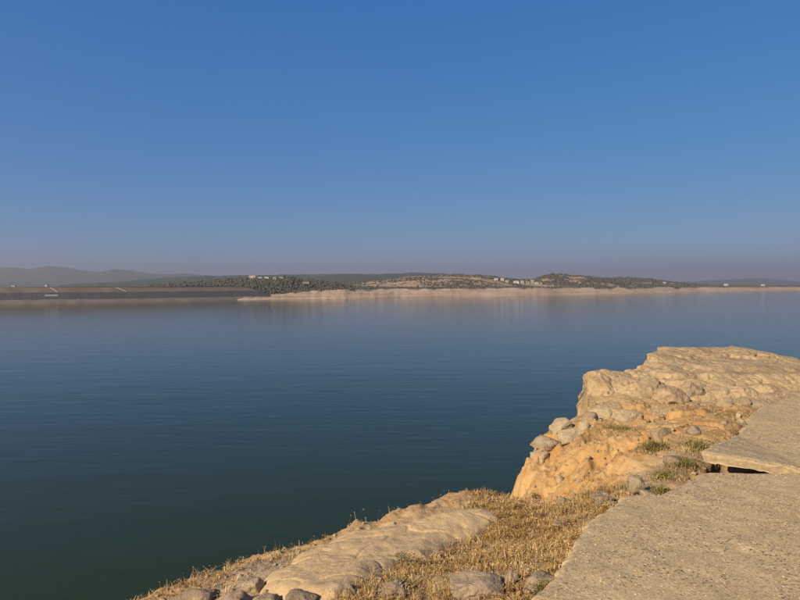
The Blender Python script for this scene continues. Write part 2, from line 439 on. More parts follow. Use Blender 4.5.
# ------------------------------------------------------------------ houses, sheds and trees on the far side
def box_v(x0, x1, y0, y1, z0, z1):
    return [(x0, y0, z0), (x1, y0, z0), (x1, y1, z0), (x0, y1, z0), (x0, y0, z1), (x1, y0, z1), (x1, y1, z1), (x0, y1, z1)]
BOXF = [(0, 3, 2, 1), (4, 5, 6, 7), (0, 1, 5, 4), (1, 2, 6, 5), (2, 3, 7, 6), (3, 0, 4, 7)]
def house(name, loc, w, dp, h, label, wall='white_wall', group='houses on the far hillside', roof='flat', rz=0.0, nwin=2, cat='house'):
    r = empty(name, loc, rz)
    tag(r, label, cat, group)
    mesh('wall', box_v(-w / 2, w / 2, -dp / 2, dp / 2, -2.5, h), BOXF, M[wall], False, r)
    if roof == 'flat':
        mesh('roof', box_v(-w / 2 - .25, w / 2 + .25, -dp / 2 - .25, dp / 2 + .25, h + .003, h + .45), BOXF, M['roof'], False, r)
    else:
        e = .3
        V = [(-w / 2 - e, -dp / 2 - e, h + .003), (w / 2 + e, -dp / 2 - e, h + .003), (w / 2 + e, dp / 2 + e, h + .003), (-w / 2 - e, dp / 2 + e, h + .003),
             (-w / 2 - e, 0, h + h * .38), (w / 2 + e, 0, h + h * .38)]
        mesh('roof', V, [(0, 1, 5, 4), (2, 3, 4, 5), (1, 2, 5), (3, 0, 4), (3, 2, 1, 0)], M['roof'], False, r)
    for i in range(nwin):
        cx = (i + 0.5) / nwin * w - w / 2
        if abs(cx) < 0.6 and nwin % 2: continue
        mesh('window', box_v(cx - .6, cx + .6, -dp / 2 - .06, -dp / 2 + .05, h * .35, h * .75), BOXF, M['pane'], False, r)
    mesh('door', box_v(-.55, .55, -dp / 2 - .05, -dp / 2 + .05, 0, min(2.1, h * .7)), BOXF, M['pane'], False, r)
    return r
def on_hill(key, px, row):
    """the spot on a hillside seen at this column and row"""
    h = hills[key]; d = np.linspace(float(h.dfr(px)), float(h.dcr(px)), 400); z = h.z(np.full(400, float(px)), d)
    r = HOR - (z - EYE) / d * F
    i = int(np.argmin(np.maximum.accumulate(-np.abs(r - row)) * 0 + np.abs(r - row)))
    x, y = world_xy(px, d[i]); return (x, y, z[i])
for px_, row, w, hh, lab, wl_, rf in [
    (496.0, 280.2, 9, 4.6, 'white cube house with flat roof, highest on the dotted hillside', 'white_wall', 'flat'),
    (502.2, 281.0, 8, 5.4, 'tall white house between cube house and small square house on the hillside', 'white_wall', 'gable'),
    (507.0, 282.2, 6, 4.6, 'small square white house below the tall gabled one', 'white_wall', 'flat'),
    (516.2, 282.8, 13, 4.2, 'long low white house in the middle of the hillside village', 'white_wall', 'flat'),
    (522.2, 283.2, 6.5, 4.8, 'narrow white gabled house beside the long low one', 'white_wall', 'gable'),
    (527.6, 283.2, 7, 3.6, 'small cream house between narrow white house and the knoll', 'cream_wall', 'flat'),
    (532.2, 282.6, 8, 4.8, 'cream gabled house set higher at the foot of the scrubby knoll', 'cream_wall', 'gable'),
    (536.6, 283.8, 7.5, 4.2, 'white flat house at the foot of the scrubby knoll', 'white_wall', 'flat'),
    (541.0, 284.2, 6, 3.4, 'low cream house nearest the scrubby knoll', 'cream_wall', 'flat')]:
    l = on_hill('dotted', px_, row)
    house('house', l, w * 0.85, 6, hh * 0.85, lab, wl_, roof=rf, rz=R(random.uniform(-14, 14)))
l = on_hill('dark', 252.5, 279.2)
house('large_house', l, 10, 7, 4.4, 'large pale house with row of windows on top of the dark wooded hill', 'white_wall', None, 'gable', 0.06, 5)
for px_, row, w, lab in [(260.5, 279.6, 6, 'small pale house right beside the large house on the wooded hill'),
                         (267, 279.4, 7, 'pale flat house midway along the top of the wooded hill'),
                         (275, 279.8, 5, 'tiny cream house among trees on top of the wooded hill'),
                         (281.5, 279.6, 6, 'cream flat house at the falling end of the wooded hilltop'),
                         (306, 284.4, 9, 'lone cream house low on the falling slope of the wooded hill')]:
    l = on_hill('dark', px_, row)
    house('house', l, w, 5, 3.6, lab, 'cream_wall' if 'cream' in lab else 'white_wall', 'houses on the wooded hill', rz=R(random.uniform(-10, 10)))
for px_, d_, w, h_, lab in [(726, 2330, 11, 7, 'lone white house before the hazy blue ridge'),
                            (763, 2200, 9, 5, 'low white shed just above the bare distant shore'),
                            (664, 1960, 8, 5, 'pale house low on the scrub hill running down to the distant shore')]:
    key = 'right'; z = hills[key].z(np.array([float(px_)]), np.array([float(d_)]))[0]
    house('house', (*world_xy(px_, d_), z), w, 7, h_, lab, 'white_wall', 'houses on the distant shore')
def dam_spot(c, s, z):
    j = int(np.argmin(abs(DPX - c))); return (DX[j] + DN[j, 0] * s, DY[j] + DN[j, 1] * s, z)
house('crest_hut', dam_spot(51, 60, 16.62), 2.6, 2.6, 2.5, 'small white hut on the dam crest above the concrete apron', group='huts on the dam crest', nwin=0, cat='hut')
house('crest_hut', dam_spot(6.5, 60, 16.62), 3.4, 2.6, 1.9, 'lower white hut on the dam crest away from the stairways', group='huts on the dam crest', nwin=0, cat='hut')

def tree(loc, h, seed, label, group):
    r = empty('tree', loc); tag(r, label, 'tree', group)
    rr = np.random.default_rng(seed)
    bm = bmesh.new()
    bmesh.ops.create_cone(bm, segments=7, radius1=h * .04, radius2=h * .02, depth=h * .6, matrix=Matrix.Translation((0, 0, h * .28)), cap_ends=True)
    me = bpy.data.meshes.new('trunk'); bm.to_mesh(me); bm.free(); me.materials.append(M['trunk'])
    t = bpy.data.objects.new('trunk', me); COL.objects.link(t); t.parent = r
    n = 260
    u = rr.normal(size=(n, 3)); u /= np.linalg.norm(u, axis=1)[:, None]
    c = u * (rr.random(n) ** 0.4)[:, None] * np.array([.36, .36, .34]) * h * (1 + .3 * np.sin(u[:, :1] * 5 + seed)) + np.array([0, 0, .66 * h])
    q = rr.normal(size=(n, 3, 3)) * h * .055
    V = (c[:, None] + q).reshape(-1, 3)
    mesh('crown', V, np.arange(n * 3).reshape(-1, 3), M['bush'], False, r)
for px_, key, row, h_, lab in [(284.5, 'dark', 279.0, 6.5, 'tall dark tree on the skyline of the wooded hill'),
                               (292, 'dark', 279.2, 4.5, 'shorter tree next to the tall one on the wooded hill'),
                               (435, 'dotted', 276.4, 6, 'round tree on the crest of the dotted hill'),
                               (463, 'dotted', 276.2, 5, 'small tree on the crest before the village'),
                               (553, 'knoll', 275.8, 7, 'tree standing on top of the scrubby knoll'),
                               (566, 'knoll', 276.2, 6, 'lower tree on the shoulder of the scrubby knoll')]:
    tree(on_hill(key, px_, row), h_, int(px_), lab, 'trees on the far skyline')

# ------------------------------------------------------------------ haze
HX, HY0, HY1, HZ = 15000.0, -380.0, 15500.0, 370.0
hz = bpy.data.materials.new('haze_air'); hz.use_nodes = True
hn = hz.node_tree.nodes; hl = hz.node_tree.links
for n in list(hn): hn.remove(n)
ho = hn.new('ShaderNodeOutputMaterial'); hv = hn.new('ShaderNodeVolumePrincipled')
hv.inputs['Color'].default_value = (0.74, 0.685, 0.69, 1); hv.inputs['Density'].default_value = HAZE_DENSITY
hv.inputs['Anisotropy'].default_value = 0.5
hl.new(hv.outputs[0], ho.inputs['Volume'])
hb = mesh('haze', box_v(-HX, HX, HY0, HY1, -16.0, HZ), BOXF, hz, False); tag(hb, kind='stuff')
#NEAR
# ------------------------------------------------------------------ near ground: the headland
PATH_Z = 20.0
# (column, row, distance) of ground points seen from the path, then a few plan points (x, y, z)
GP = [(60, 636, 4.25), (100, 617, 4.4), (150, 598, 4.6), (230, 568, 5.0), (300, 542, 5.3), (400, 511, 5.8), (470, 490, 6.2), (515, 500, 6.0),
      (300, 600, 3.95), (230, 620, 3.9), (380, 560, 4.7), (430, 540, 5.1), (450, 600, 3.62), (520, 600, 3.45), (560, 530, 4.75), (520, 540, 4.9), (490, 560, 4.4),
      (575, 513, 5.2), (600, 513, 4.9), (545, 575, 3.75), (600, 700, 2.5), (400, 700, 2.65),
      (522, 500, 7.0), (535, 505, 6.75), (560, 508, 6.5), (590, 503, 5.9),
      (523, 472, 7.55), (537, 450, 8.0), (550, 432, 8.5), (576, 416, 9.1),
      (560, 470, 7.25), (590, 470, 6.9), (590, 440, 7.6), (620, 470, 6.4), (640, 492, 5.55), (610, 425, 8.0), (640, 440, 7.0), (660, 470, 5.95), (655, 490, 5.45),
      (640, 415, 8.2), (600, 408, 8.8), (670, 430, 7.3), (690, 460, 6.05), (700, 410, 8.3), (740, 410, 8.3), (760, 400, 8.8), (700, 440, 6.7), (660, 404, 8.9), (720, 428, 7.1),
      (590, 385, 10.0), (630, 383, 10.2)]
CP = [at(*g) for g in GP] + [np.array(p, float) for p in [
      (2.0, 1.5, 19.82), (0.2, 1.0, 19.8), (-2, 1.5, 19.55), (-4, 3, 19.2), (4, 2, 19.8), (8, 3, 19.85), (3, 4.5, 19.82), (5, 5, 19.8), (3.2, 5.6, 19.72), (4.2, 6.6, 19.82), (8, 6, 19.9), (6.5, 8.3, 19.95),
      (12, 8, 20.0), (7, 10, 20.0), (10, 12, 19.9), (14, 14, 19.8), (5, 11, 20.0), (-1, -3, 19.6), (5, -4, 19.9), (12, -2, 20.0), (-6, -4, 19.0), (4, 13, 19.8)]]
CP = np.array(CP)
def _tps(r): return np.where(r > 1e-9, r * r * np.log(r + 1e-12), 0)
_n = len(CP); _A = np.zeros((_n + 3, _n + 3))
_A[:_n, :_n] = _tps(np.hypot(CP[:, None, 0] - CP[None, :, 0], CP[:, None, 1] - CP[None, :, 1])) + 0.03 * np.eye(_n)
_A[:_n, _n] = 1; _A[:_n, _n + 1:] = CP[:, :2]; _A[_n, :_n] = 1; _A[_n + 1:, :_n] = CP[:, :2].T
_wt = np.linalg.solve(_A, np.concatenate([CP[:, 2], [0, 0, 0]]))
def tps(x, y):
    s = _wt[_n] + _wt[_n + 1] * x + _wt[_n + 2] * y
    for i in range(_n): s = s + _wt[i] * _tps(np.hypot(x - CP[i, 0], y - CP[i, 1]))
    return s

EDGE = [(-14, -8), (-8, -1.5), (-5.2, 1.6)] + [tuple(at(*g)[:2]) for g in [(60, 640, 4.30), (150, 600, 4.72), (230, 570, 5.12), (300, 545, 5.42), (400, 515, 5.95), (470, 493, 6.34), (514, 500, 6.15), (524, 500, 6.6), (521, 500, 7.2),
        (527, 475, 7.6), (541, 452, 8.05), (556, 432, 8.6), (588, 415, 9.2), (600, 395, 9.7), (612, 378, 10.3), (640, 375, 10.7), (660, 352, 11.4), (700, 348, 12.9), (740, 347, 13.4), (780, 355, 14.2), (800, 361, 15.0), (860, 380, 16.5)]] + [(16, 19), (26, 20)]
EDGE = np.array(EDGE)
_poly = np.vstack([EDGE, [(26, -20), (-14, -20)]])
def edge_dist(x, y):
    """distance to the brink, positive out over the lake"""
    d = np.full(x.shape, 1e9)
    for (ax, ay), (bx, by) in zip(EDGE[:-1], EDGE[1:]):
        ex, ey = bx - ax, by - ay; t = np.clip(((x - ax) * ex + (y - ay) * ey) / (ex * ex + ey * ey), 0, 1)
        d = np.minimum(d, np.hypot(x - ax - ex * t, y - ay - ey * t))
    ins = np.zeros(x.shape, bool); n = len(_poly)
    for i in range(n):
        (ax, ay), (bx, by) = _poly[i], _poly[(i + 1) % n]
        if ay == by: continue
        c = ((ay > y) != (by > y)) & (x < (bx - ax) * (y - ay) / (by - ay) + ax); ins ^= c
    return np.where(ins, -d, d)

# outlines of the paving in plan
NEAR_EDGE = [(-4.0, -2.6), (0.2, -0.55)] + [(on_level(px, py, PATH_Z)[1], on_level(px, py, PATH_Z)[0]) for px, py in
             [(532, 600), (549, 581), (557, 575), (562, 559), (577, 534), (590, 521), (612, 502), (620, 496), (652, 494.5), (661, 493.5), (676, 487), (704, 472.3)]]
NEAR_EDGE = np.array(NEAR_EDGE)                     # (y, x) pairs
FAR_EDGE = np.array([(at(px, py, d)[1], at(px, py, d)[0]) for px, py, d in
             [(702.5, 456, 5.57), (704, 450, 5.72), (720, 436, 6.30), (738, 425, 6.86), (750, 413, 7.5), (761, 405, 8.0), (781, 398, 8.5)]] + [(8.85, 5.6), (9.1, 7.2)])
def slab_near_x(y): return np.interp(y, NEAR_EDGE[:, 0], NEAR_EDGE[:, 1])
def slab_far_x(y): return np.interp(y, FAR_EDGE[:, 0], FAR_EDGE[:, 1])
NEAR_BACK, FAR_FRONT, FAR_BACK = float(NEAR_EDGE[-1, 0]), float(FAR_EDGE[0, 0]), float(FAR_EDGE[-1, 0])
def under_slab(x, y):
    a = np.minimum(x - slab_near_x(y), NEAR_BACK + 0.3 - y)
    b = np.minimum(np.minimum(x - slab_far_x(y), y - FAR_FRONT + 0.1), FAR_BACK - y)
    return np.maximum(a, b)

def orange_mask(x, y):
    u = (x - 1.9) / 1.15; v = (y - 7.2) / 1.5
    m = sstep(1.25, 0.55, np.hypot(u, v) + 0.18 * fbm(x * 1.3, y * 1.3, oct=3, seed=61))
    u = (x - 3.3) / 1.5; v = (y - 7.7) / 1.45
    return np.maximum(m, 0.85 * sstep(1.3, 0.5, np.hypot(u, v) + 0.2 * fbm(x * 1.3, y * 1.3, oct=3, seed=62)))
def bank_mask(x, y):
    """the eroded earth bank"""
    return sstep(6.1, 6.6, y) * sstep(8.6, 8.0, y) * sstep(2.75, 2.2, x)

def ground_z(x, y):
    x = np.asarray(x, float); y = np.asarray(y, float)
    z = np.clip(tps(x, y), 18.9, 20.6)
    wob = 0.10 * fbm(x * 1.7, y * 1.7, oct=3, seed=71)
    e = edge_dist(x, y) + wob
    under = sstep(-0.03, 0.10, under_slab(x, y))
    near = sstep(-40, 0, e) * (1 - under)
    rough = 0.055 * fbm(x * 0.9, y * 0.9, oct=3, seed=72) + 0.030 * fbm(x * 3.1, y * 3.1, oct=3, seed=73) + 0.012 * fbm(x * 11, y * 11, oct=3, seed=74)
    clod = sstep(-0.7, -0.1, e) * sstep(6.6, 6.0, y)
    rough = rough + clod * (0.018 * (fbm(x * 6, y * 6, oct=4, seed=85, ridged=True) - 0.5) + 0.012 * fbm(x * 16, y * 16, oct=2, seed=86))
    b = bank_mask(x, y)
    # rills that run down the bank, and clods
    s_ = (x * 0.80 + y * 0.60); t_ = (-x * 0.60 + y * 0.80)
    w_ = 0.12 * fbm(x * 2, y * 2, oct=2, seed=75)
    rill = fbm((t_ + w_) * 4.2, s_ * 1.1, oct=4, seed=76, ridged=True)
    rough = rough + b * (0.085 * (rill - 0.4) + 0.030 * fbm(x * 8, y * 8, oct=3, seed=77, ridged=True))
    f1, f2, cid = worley(x * 2.6 + 0.3 * w_, y * 2.6, seed=78)
    ledge = sstep(0.02, 0.10, f2 - f1) * (0.035 + 0.05 * cid) - 0.03
    flat = orange_mask(x, y) * (1 - b) * sstep(6.0, 6.6, y)
    rough = rough + flat * ledge * 1.25
    z = z + rough * near - under * 0.02
    us = under_slab(x, y); z = np.where(us > 0.0, np.minimum(z, 19.82), z)
    z = z - 0.30 * sstep(-0.02, 0.10, us) * sstep(NEAR_BACK - 0.25, NEAR_BACK, y) * sstep(NEAR_BACK + 0.9, NEAR_BACK + 0.5, y)
    # brink: rounded, then a steep broken face down into the lake
    out = np.maximum(e + 0.06, 0)
    drop = 2.3 * out ** 1.25 + 0.6 * np.maximum(out - 0.4, 0)
    face = fbm(x * 0.8, y * 0.8, z=None, oct=4, seed=79, ridged=True) * np.minimum(out, 3) * 0.30
    return np.maximum(z - drop + face * sstep(0.1, 1.0, out), -6)

def axis(parts):
    out = [parts[0][0]]
    for a, b, step in parts:
        n = max(1, int(round((b - a) / step))); out += list(np.linspace(a, b, n + 1)[1:])
    return np.array(out)
gx = axis([(-14, -6, 0.4), (-6, -3, 0.12), (-3, -1.6, 0.03), (-1.6, 4.6, 0.0165), (4.6, 7, 0.04), (7, 12, 0.15), (12, 26, 0.6)])
gy = [-12.0, -9, -6, -4, -2, -1, 0, 0.6, 1.2, 1.6, 2.0, 2.3]
y_ = 2.3
while y_ < 11: y_ += max(0.012, 0.0042 * y_); gy.append(y_)
while y_ < 22: y_ += 0.09; gy.append(y_)
while y_ < 30: y_ += 0.5; gy.append(y_)
gy = np.array(gy)
GX, GY = np.meshgrid(gx, gy)
GZ = ground_z(GX, GY)

def hit(px, py, d0=2.0, d1=16.0):
    """where the sight line through a photograph pixel first meets the ground"""
    d = np.linspace(d0, d1, 700); r = ray(px, py)
    X, Y, Z = r[0] / r[1] * d, d, EYE + r[2] / r[1] * d
    g = ground_z(X, Y)
    i = np.argmax(Z < g)
    if Z[i] >= g[i]: i = len(d) - 1
    return np.array([X[i], Y[i], g[i]])

def grass_density(x, y):
    e = edge_dist(x, y); u = under_slab(x, y)
    n = fbm(x * 1.1, y * 1.1, oct=3, seed=81); n2 = fbm(x * 4, y * 4, oct=2, seed=82)
    # the thick sward between brink and path
    m = sstep(2.2, 2.8, y) * sstep(6.7, 6.2, y) * sstep(-0.12, 0.20, x - (0.05 + 0.42 * (y - 4.6)) + 0.2 * n) * sstep(2.1, 1.7, x)
    low = sstep(4.6, 4.0, y) * sstep(-0.6, 0.2, x) * (0.25 + 0.9 * n)
    lft = sstep(-0.55, -0.15, e) * sstep(6.0, 5.2, y) * sstep(0.0, -0.6, x) * 0.14
    lft2 = sstep(-0.9, -0.2, e) * sstep(-0.2, -0.9, x) * sstep(5.4, 5.0, y) * 0.25
    # verge of the path further on and thin growth on the orange ground
    v = sstep(-0.50, -0.05, u) * sstep(5.0, 5.4, y) * sstep(10, 9, y) * 0.40
    dry = sstep(8.9, 8.4, y) * sstep(7.2, 7.8, y) * sstep(3.0, 3.8, x) * sstep(0.0, 0.25, n + 0.1) * 0.5
    slope = np.exp(-(((x - 2.15) / 0.42) ** 2 + ((y - 7.55) / 0.40) ** 2)) * 0.55
    m2 = np.maximum.reduce([m * (0.8 + 0.5 * n2), low, lft * (0.6 + n), lft2 * (0.7 + n), v, dry, slope])
    return np.clip(m2, 0, 1) * (0.55 + 0.45 * sstep(-0.2, 0.15, n2 + 0.4 * n)) * (u < -0.005) * (e < -0.0)

gd = grass_density(GX, GY)
om = orange_mask(GX, GY)
om = np.maximum(om, 0.75 * sstep(-0.9, -0.3, edge_dist(GX, GY)) * sstep(7.0, 6.2, GY) * (0.7 + 0.5 * fbm(GX * 2, GY * 2, oct=3, seed=87)).clip(0, 1))
rk = np.clip(sstep(0.05, 0.35, fbm(GX * 0.8, GY * 0.8, oct=3, seed=83)) * (1 - om) + 0.0, 0, 1)

def make_ground_mat():
    m = Mat('headland_earth', 0.95, 0.12)
    p = m.pos()
    sep = m.n.new('ShaderNodeSeparateColor'); m.link(m.attr('mask', 'Color'), sep.inputs[0])
    big = m.noise(1.1, 5, 0.6, p); mid = m.noise(6.0, 6, 0.65, p); fine = m.noise(45, 5, 0.7, p)
    tan = m.ramp(mid, [(0.28, (0.26, 0.175, 0.092)), (0.5, (0.37, 0.262, 0.145)), (0.74, (0.455, 0.338, 0.20))])
    org = m.ramp(mid, [(0.25, (0.33, 0.182, 0.062)), (0.5, (0.445, 0.262, 0.098)), (0.78, (0.52, 0.345, 0.155))])
    org = m.mix(m.ramp(big, [(0.42, 0.0), (0.62, 0.8)]), org, m.ramp(mid, [(0.3, (0.42, 0.245, 0.09)), (0.7, (0.52, 0.36, 0.18))]))
    red = m.noise(1.0, 5, 0.65, m.mapped(p, (1.6, 3.4, 2.0), (0, 0, R(38))), 0.5)
    org = m.mix(m.ramp(red, [(0.52, 0.0), (0.66, 0.75)]), org, (0.36, 0.175, 0.055))
    c = m.mix(sep.outputs[0], tan, org)
    grey = m.ramp(fine, [(0.3, (0.27, 0.205, 0.13)), (0.7, (0.41, 0.325, 0.22))])
    c = m.mix(m.math('MULTIPLY', m.ramp(big, [(0.5, 0.0), (0.66, 1.0)]), m.math('SUBTRACT', 1.0, sep.outputs[0])), c, grey)
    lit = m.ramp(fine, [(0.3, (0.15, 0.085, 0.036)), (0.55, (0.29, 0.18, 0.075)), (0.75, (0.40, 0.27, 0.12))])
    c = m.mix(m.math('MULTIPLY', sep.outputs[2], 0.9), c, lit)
    spk = m.voronoi(38, 'F1', p); c = m.mix(m.ramp(spk, [(0.10, 0.35), (0.20, 0.0)]), c, (0.20, 0.13, 0.07))
    m.color(c)
    m.bump(mid, 0.6, 0.06); m.bump(fine, 0.8, 0.014); m.bump(m.noise(160, 3, 0.6, p), 0.35, 0.004)
    return m.m
def make_rock_mat(name, a, b, c3, stain=0.5, relief=1.0, dark=1.0):
    m = Mat(name, 0.93, 0.15)
    p = m.pos()
    big = m.noise(2.3, 5, 0.62, p); mid = m.noise(11, 6, 0.68, p); fine = m.noise(70, 4, 0.7, p)
    strat = m.noise(3.0, 4, 0.6, m.mapped(p, (0.5, 0.5, 6.0), (R(7), R(-5), 0)))
    c = m.ramp(mid, [(0.26, a), (0.52, b), (0.76, c3)])
    c = m.mix(m.ramp(strat, [(0.45, 0.0), (0.70, 0.45 * dark)]), c, tuple(v * 0.66 for v in b))
    c = m.mix(m.ramp(big, [(0.49, 0.0), (0.63, stain)]), c, (b[0] * 0.52, b[1] * 0.50, b[2] * 0.50))
    pit = m.voronoi(26, 'F1', p); c = m.mix(m.ramp(pit, [(0.08, 0.5), (0.17, 0.0)]), c, tuple(v * 0.4 for v in b))
    lich = m.noise(28, 5, 0.75, p); c = m.mix(m.ramp(lich, [(0.58, 0.0), (0.70, 0.55 * dark)]), c, tuple(v * 0.45 for v in b))
    c = m.mix(m.ramp(lich, [(0.30, 0.45), (0.40, 0.0)]), c, tuple(min(1, v * 1.3) for v in c3))
    m.color(c)
    ck = m.n.new('ShaderNodeTexVoronoi'); ck.feature = 'DISTANCE_TO_EDGE'; ck.inputs['Scale'].default_value = 5.5
    wv = m.n.new('ShaderNodeVectorMath'); wv.operation = 'MULTIPLY_ADD'; wv.inputs[1].default_value = (0.16, 0.16, 0.16)
    wn_ = m.n.new('ShaderNodeTexNoise'); wn_.inputs['Scale'].default_value = 6; wn_.inputs['Detail'].default_value = 5; m.link(p, wn_.inputs['Vector'])
    m.link(wn_.outputs['Color'], wv.inputs[0]); m.link(p, wv.inputs[2]); m.link(wv.outputs[0], ck.inputs['Vector'])
    m.bump(m.ramp(ck.outputs[0], [(0.0, 0.0), (0.05, 1.0)]), 0.5 * relief, 0.012 * relief)
    m.bump(mid, 0.9 * relief, 0.045); m.bump(fine, 0.7, 0.010); return m.m
def make_slab_mat():
    m = Mat('exposed_aggregate_concrete', 0.9, 0.2)
    p = m.pos()
    big = m.noise(1.3, 5, 0.6, p); mid = m.noise(9, 5, 0.6, p)
    warp = m.n.new('ShaderNodeVectorMath'); warp.operation = 'MULTIPLY_ADD'
    nz = m.n.new('ShaderNodeTexNoise'); nz.inputs['Scale'].default_value = 60; m.link(p, nz.inputs['Vector'])
    m.link(nz.outputs['Color'], warp.inputs[0]); warp.inputs[1].default_value = (0.012, 0.012, 0.012); m.link(p, warp.inputs[2])
    v1 = m.voronoi(54, 'F1', warp.outputs[0]); vc = m.voronoi(54, 'F1', warp.outputs[0], 'Color')
    v2 = m.voronoi(140, 'F1', warp.outputs[0], 'Color')
    mort = m.ramp(mid, [(0.3, (0.345, 0.250, 0.125)), (0.7, (0.45, 0.335, 0.175))])
    mort = m.mix(m.ramp(big, [(0.40, 0.0), (0.62, 0.8)]), mort, (0.52, 0.385, 0.195))
    sp = m.n.new('ShaderNodeSeparateColor'); m.link(vc, sp.inputs[0])
    peb = m.ramp(sp.outputs[0], [(0.0, (0.07, 0.055, 0.04)), (0.16, (0.14, 0.10, 0.06)), (0.34, (0.27, 0.19, 0.10)), (0.6, (0.42, 0.30, 0.155)), (0.84, (0.52, 0.38, 0.20)), (0.97, (0.60, 0.48, 0.31))])
    sp2 = m.n.new('ShaderNodeSeparateColor'); m.link(v2, sp2.inputs[0])
    fin = m.ramp(sp2.outputs[0], [(0.0, (0.18, 0.13, 0.07)), (0.5, (0.42, 0.31, 0.16)), (1.0, (0.60, 0.46, 0.27))])
    blot = m.ramp(m.noise(3.7, 6, 0.72, p, 0.6), [(0.40, 0.0), (0.60, 0.55)])
    mort = m.mix(blot, mort, (0.26, 0.185, 0.10))
    c = m.mix(0.42, mort, fin)
    show = m.math('MULTIPLY', m.ramp(v1, [(0.36, 1.0), (0.52, 0.0)]), m.ramp(sp.outputs[1], [(0.18, 0.0), (0.26, 1.0)]))
    worn = m.ramp(m.noise(2.1, 6, 0.7, p), [(0.38, 0.12), (0.56, 1.0)])
    show = m.math('MULTIPLY', show, worn)
    c = m.mix(show, c, peb); m.color(c)
    hgt = m.math('MULTIPLY', m.ramp(v1, [(0.0, 1.0), (0.5, 0.0)]), worn)
    m.bump(mid, 0.3, 0.02); m.bump(hgt, 0.5, 0.006); m.bump(m.noise(190, 3, 0.6, p), 0.4, 0.003)
    return m.m
def make_straw(name, ramp_stops):
    m = Mat(name, 0.75, 0.2)
    m.color(m.ramp(m.attr('tint'), ramp_stops)); m.m.use_backface_culling = False
    m.b.inputs['Subsurface Weight'].default_value = 0.0
    return m.m
STRAW = [(0.0, (0.12, 0.066, 0.027)), (0.3, (0.27, 0.155, 0.055)), (0.6, (0.42, 0.260, 0.095)), (0.85, (0.52, 0.355, 0.150)), (1.0, (0.58, 0.44, 0.23))]
GREEN = [(0.0, (0.10, 0.090, 0.028)), (0.4, (0.19, 0.155, 0.05)), (0.75, (0.27, 0.21, 0.075)), (1.0, (0.40, 0.30, 0.13))]
M.update({
    'ground': make_ground_mat(), 'slab': make_slab_mat(), 'straw': make_straw('dry_straw', STRAW), 'weed': make_straw('olive_weed', GREEN),
    'rock': make_rock_mat('tan_sandstone', (0.27, 0.185, 0.105), (0.385, 0.278, 0.165), (0.47, 0.36, 0.235)),
    'hump': make_rock_mat('smooth_tan_bedrock', (0.42, 0.285, 0.14), (0.49, 0.345, 0.18), (0.54, 0.395, 0.22), 0.1, 0.4, 0.35),
    'rock_grey': make_rock_mat('grey_tan_stone', (0.225, 0.162, 0.10), (0.335, 0.25, 0.155), (0.44, 0.345, 0.225)),
    'rock_pale': make_rock_mat('pale_stone', (0.34, 0.25, 0.145), (0.43, 0.325, 0.195), (0.51, 0.405, 0.26), 0.35),
    'outcrop': make_rock_mat('weathered_outcrop', (0.34, 0.238, 0.128), (0.445, 0.318, 0.175), (0.51, 0.38, 0.225), 0.62),
    'fresh': simple('broken_concrete_face', (0.46, 0.34, 0.19), 0.22, 30),
})
mk = np.stack([om, rk, sstep(0.05, 0.6, gd), np.ones_like(gd)], -1)
g = mesh('ground', np.stack([GX, GY, GZ], -1).reshape(-1, 3), grid_faces(*GX.shape), M['ground'], attrs={'mask': ('FLOAT_COLOR', mk.reshape(-1, 4))})
tag(g, kind='structure')

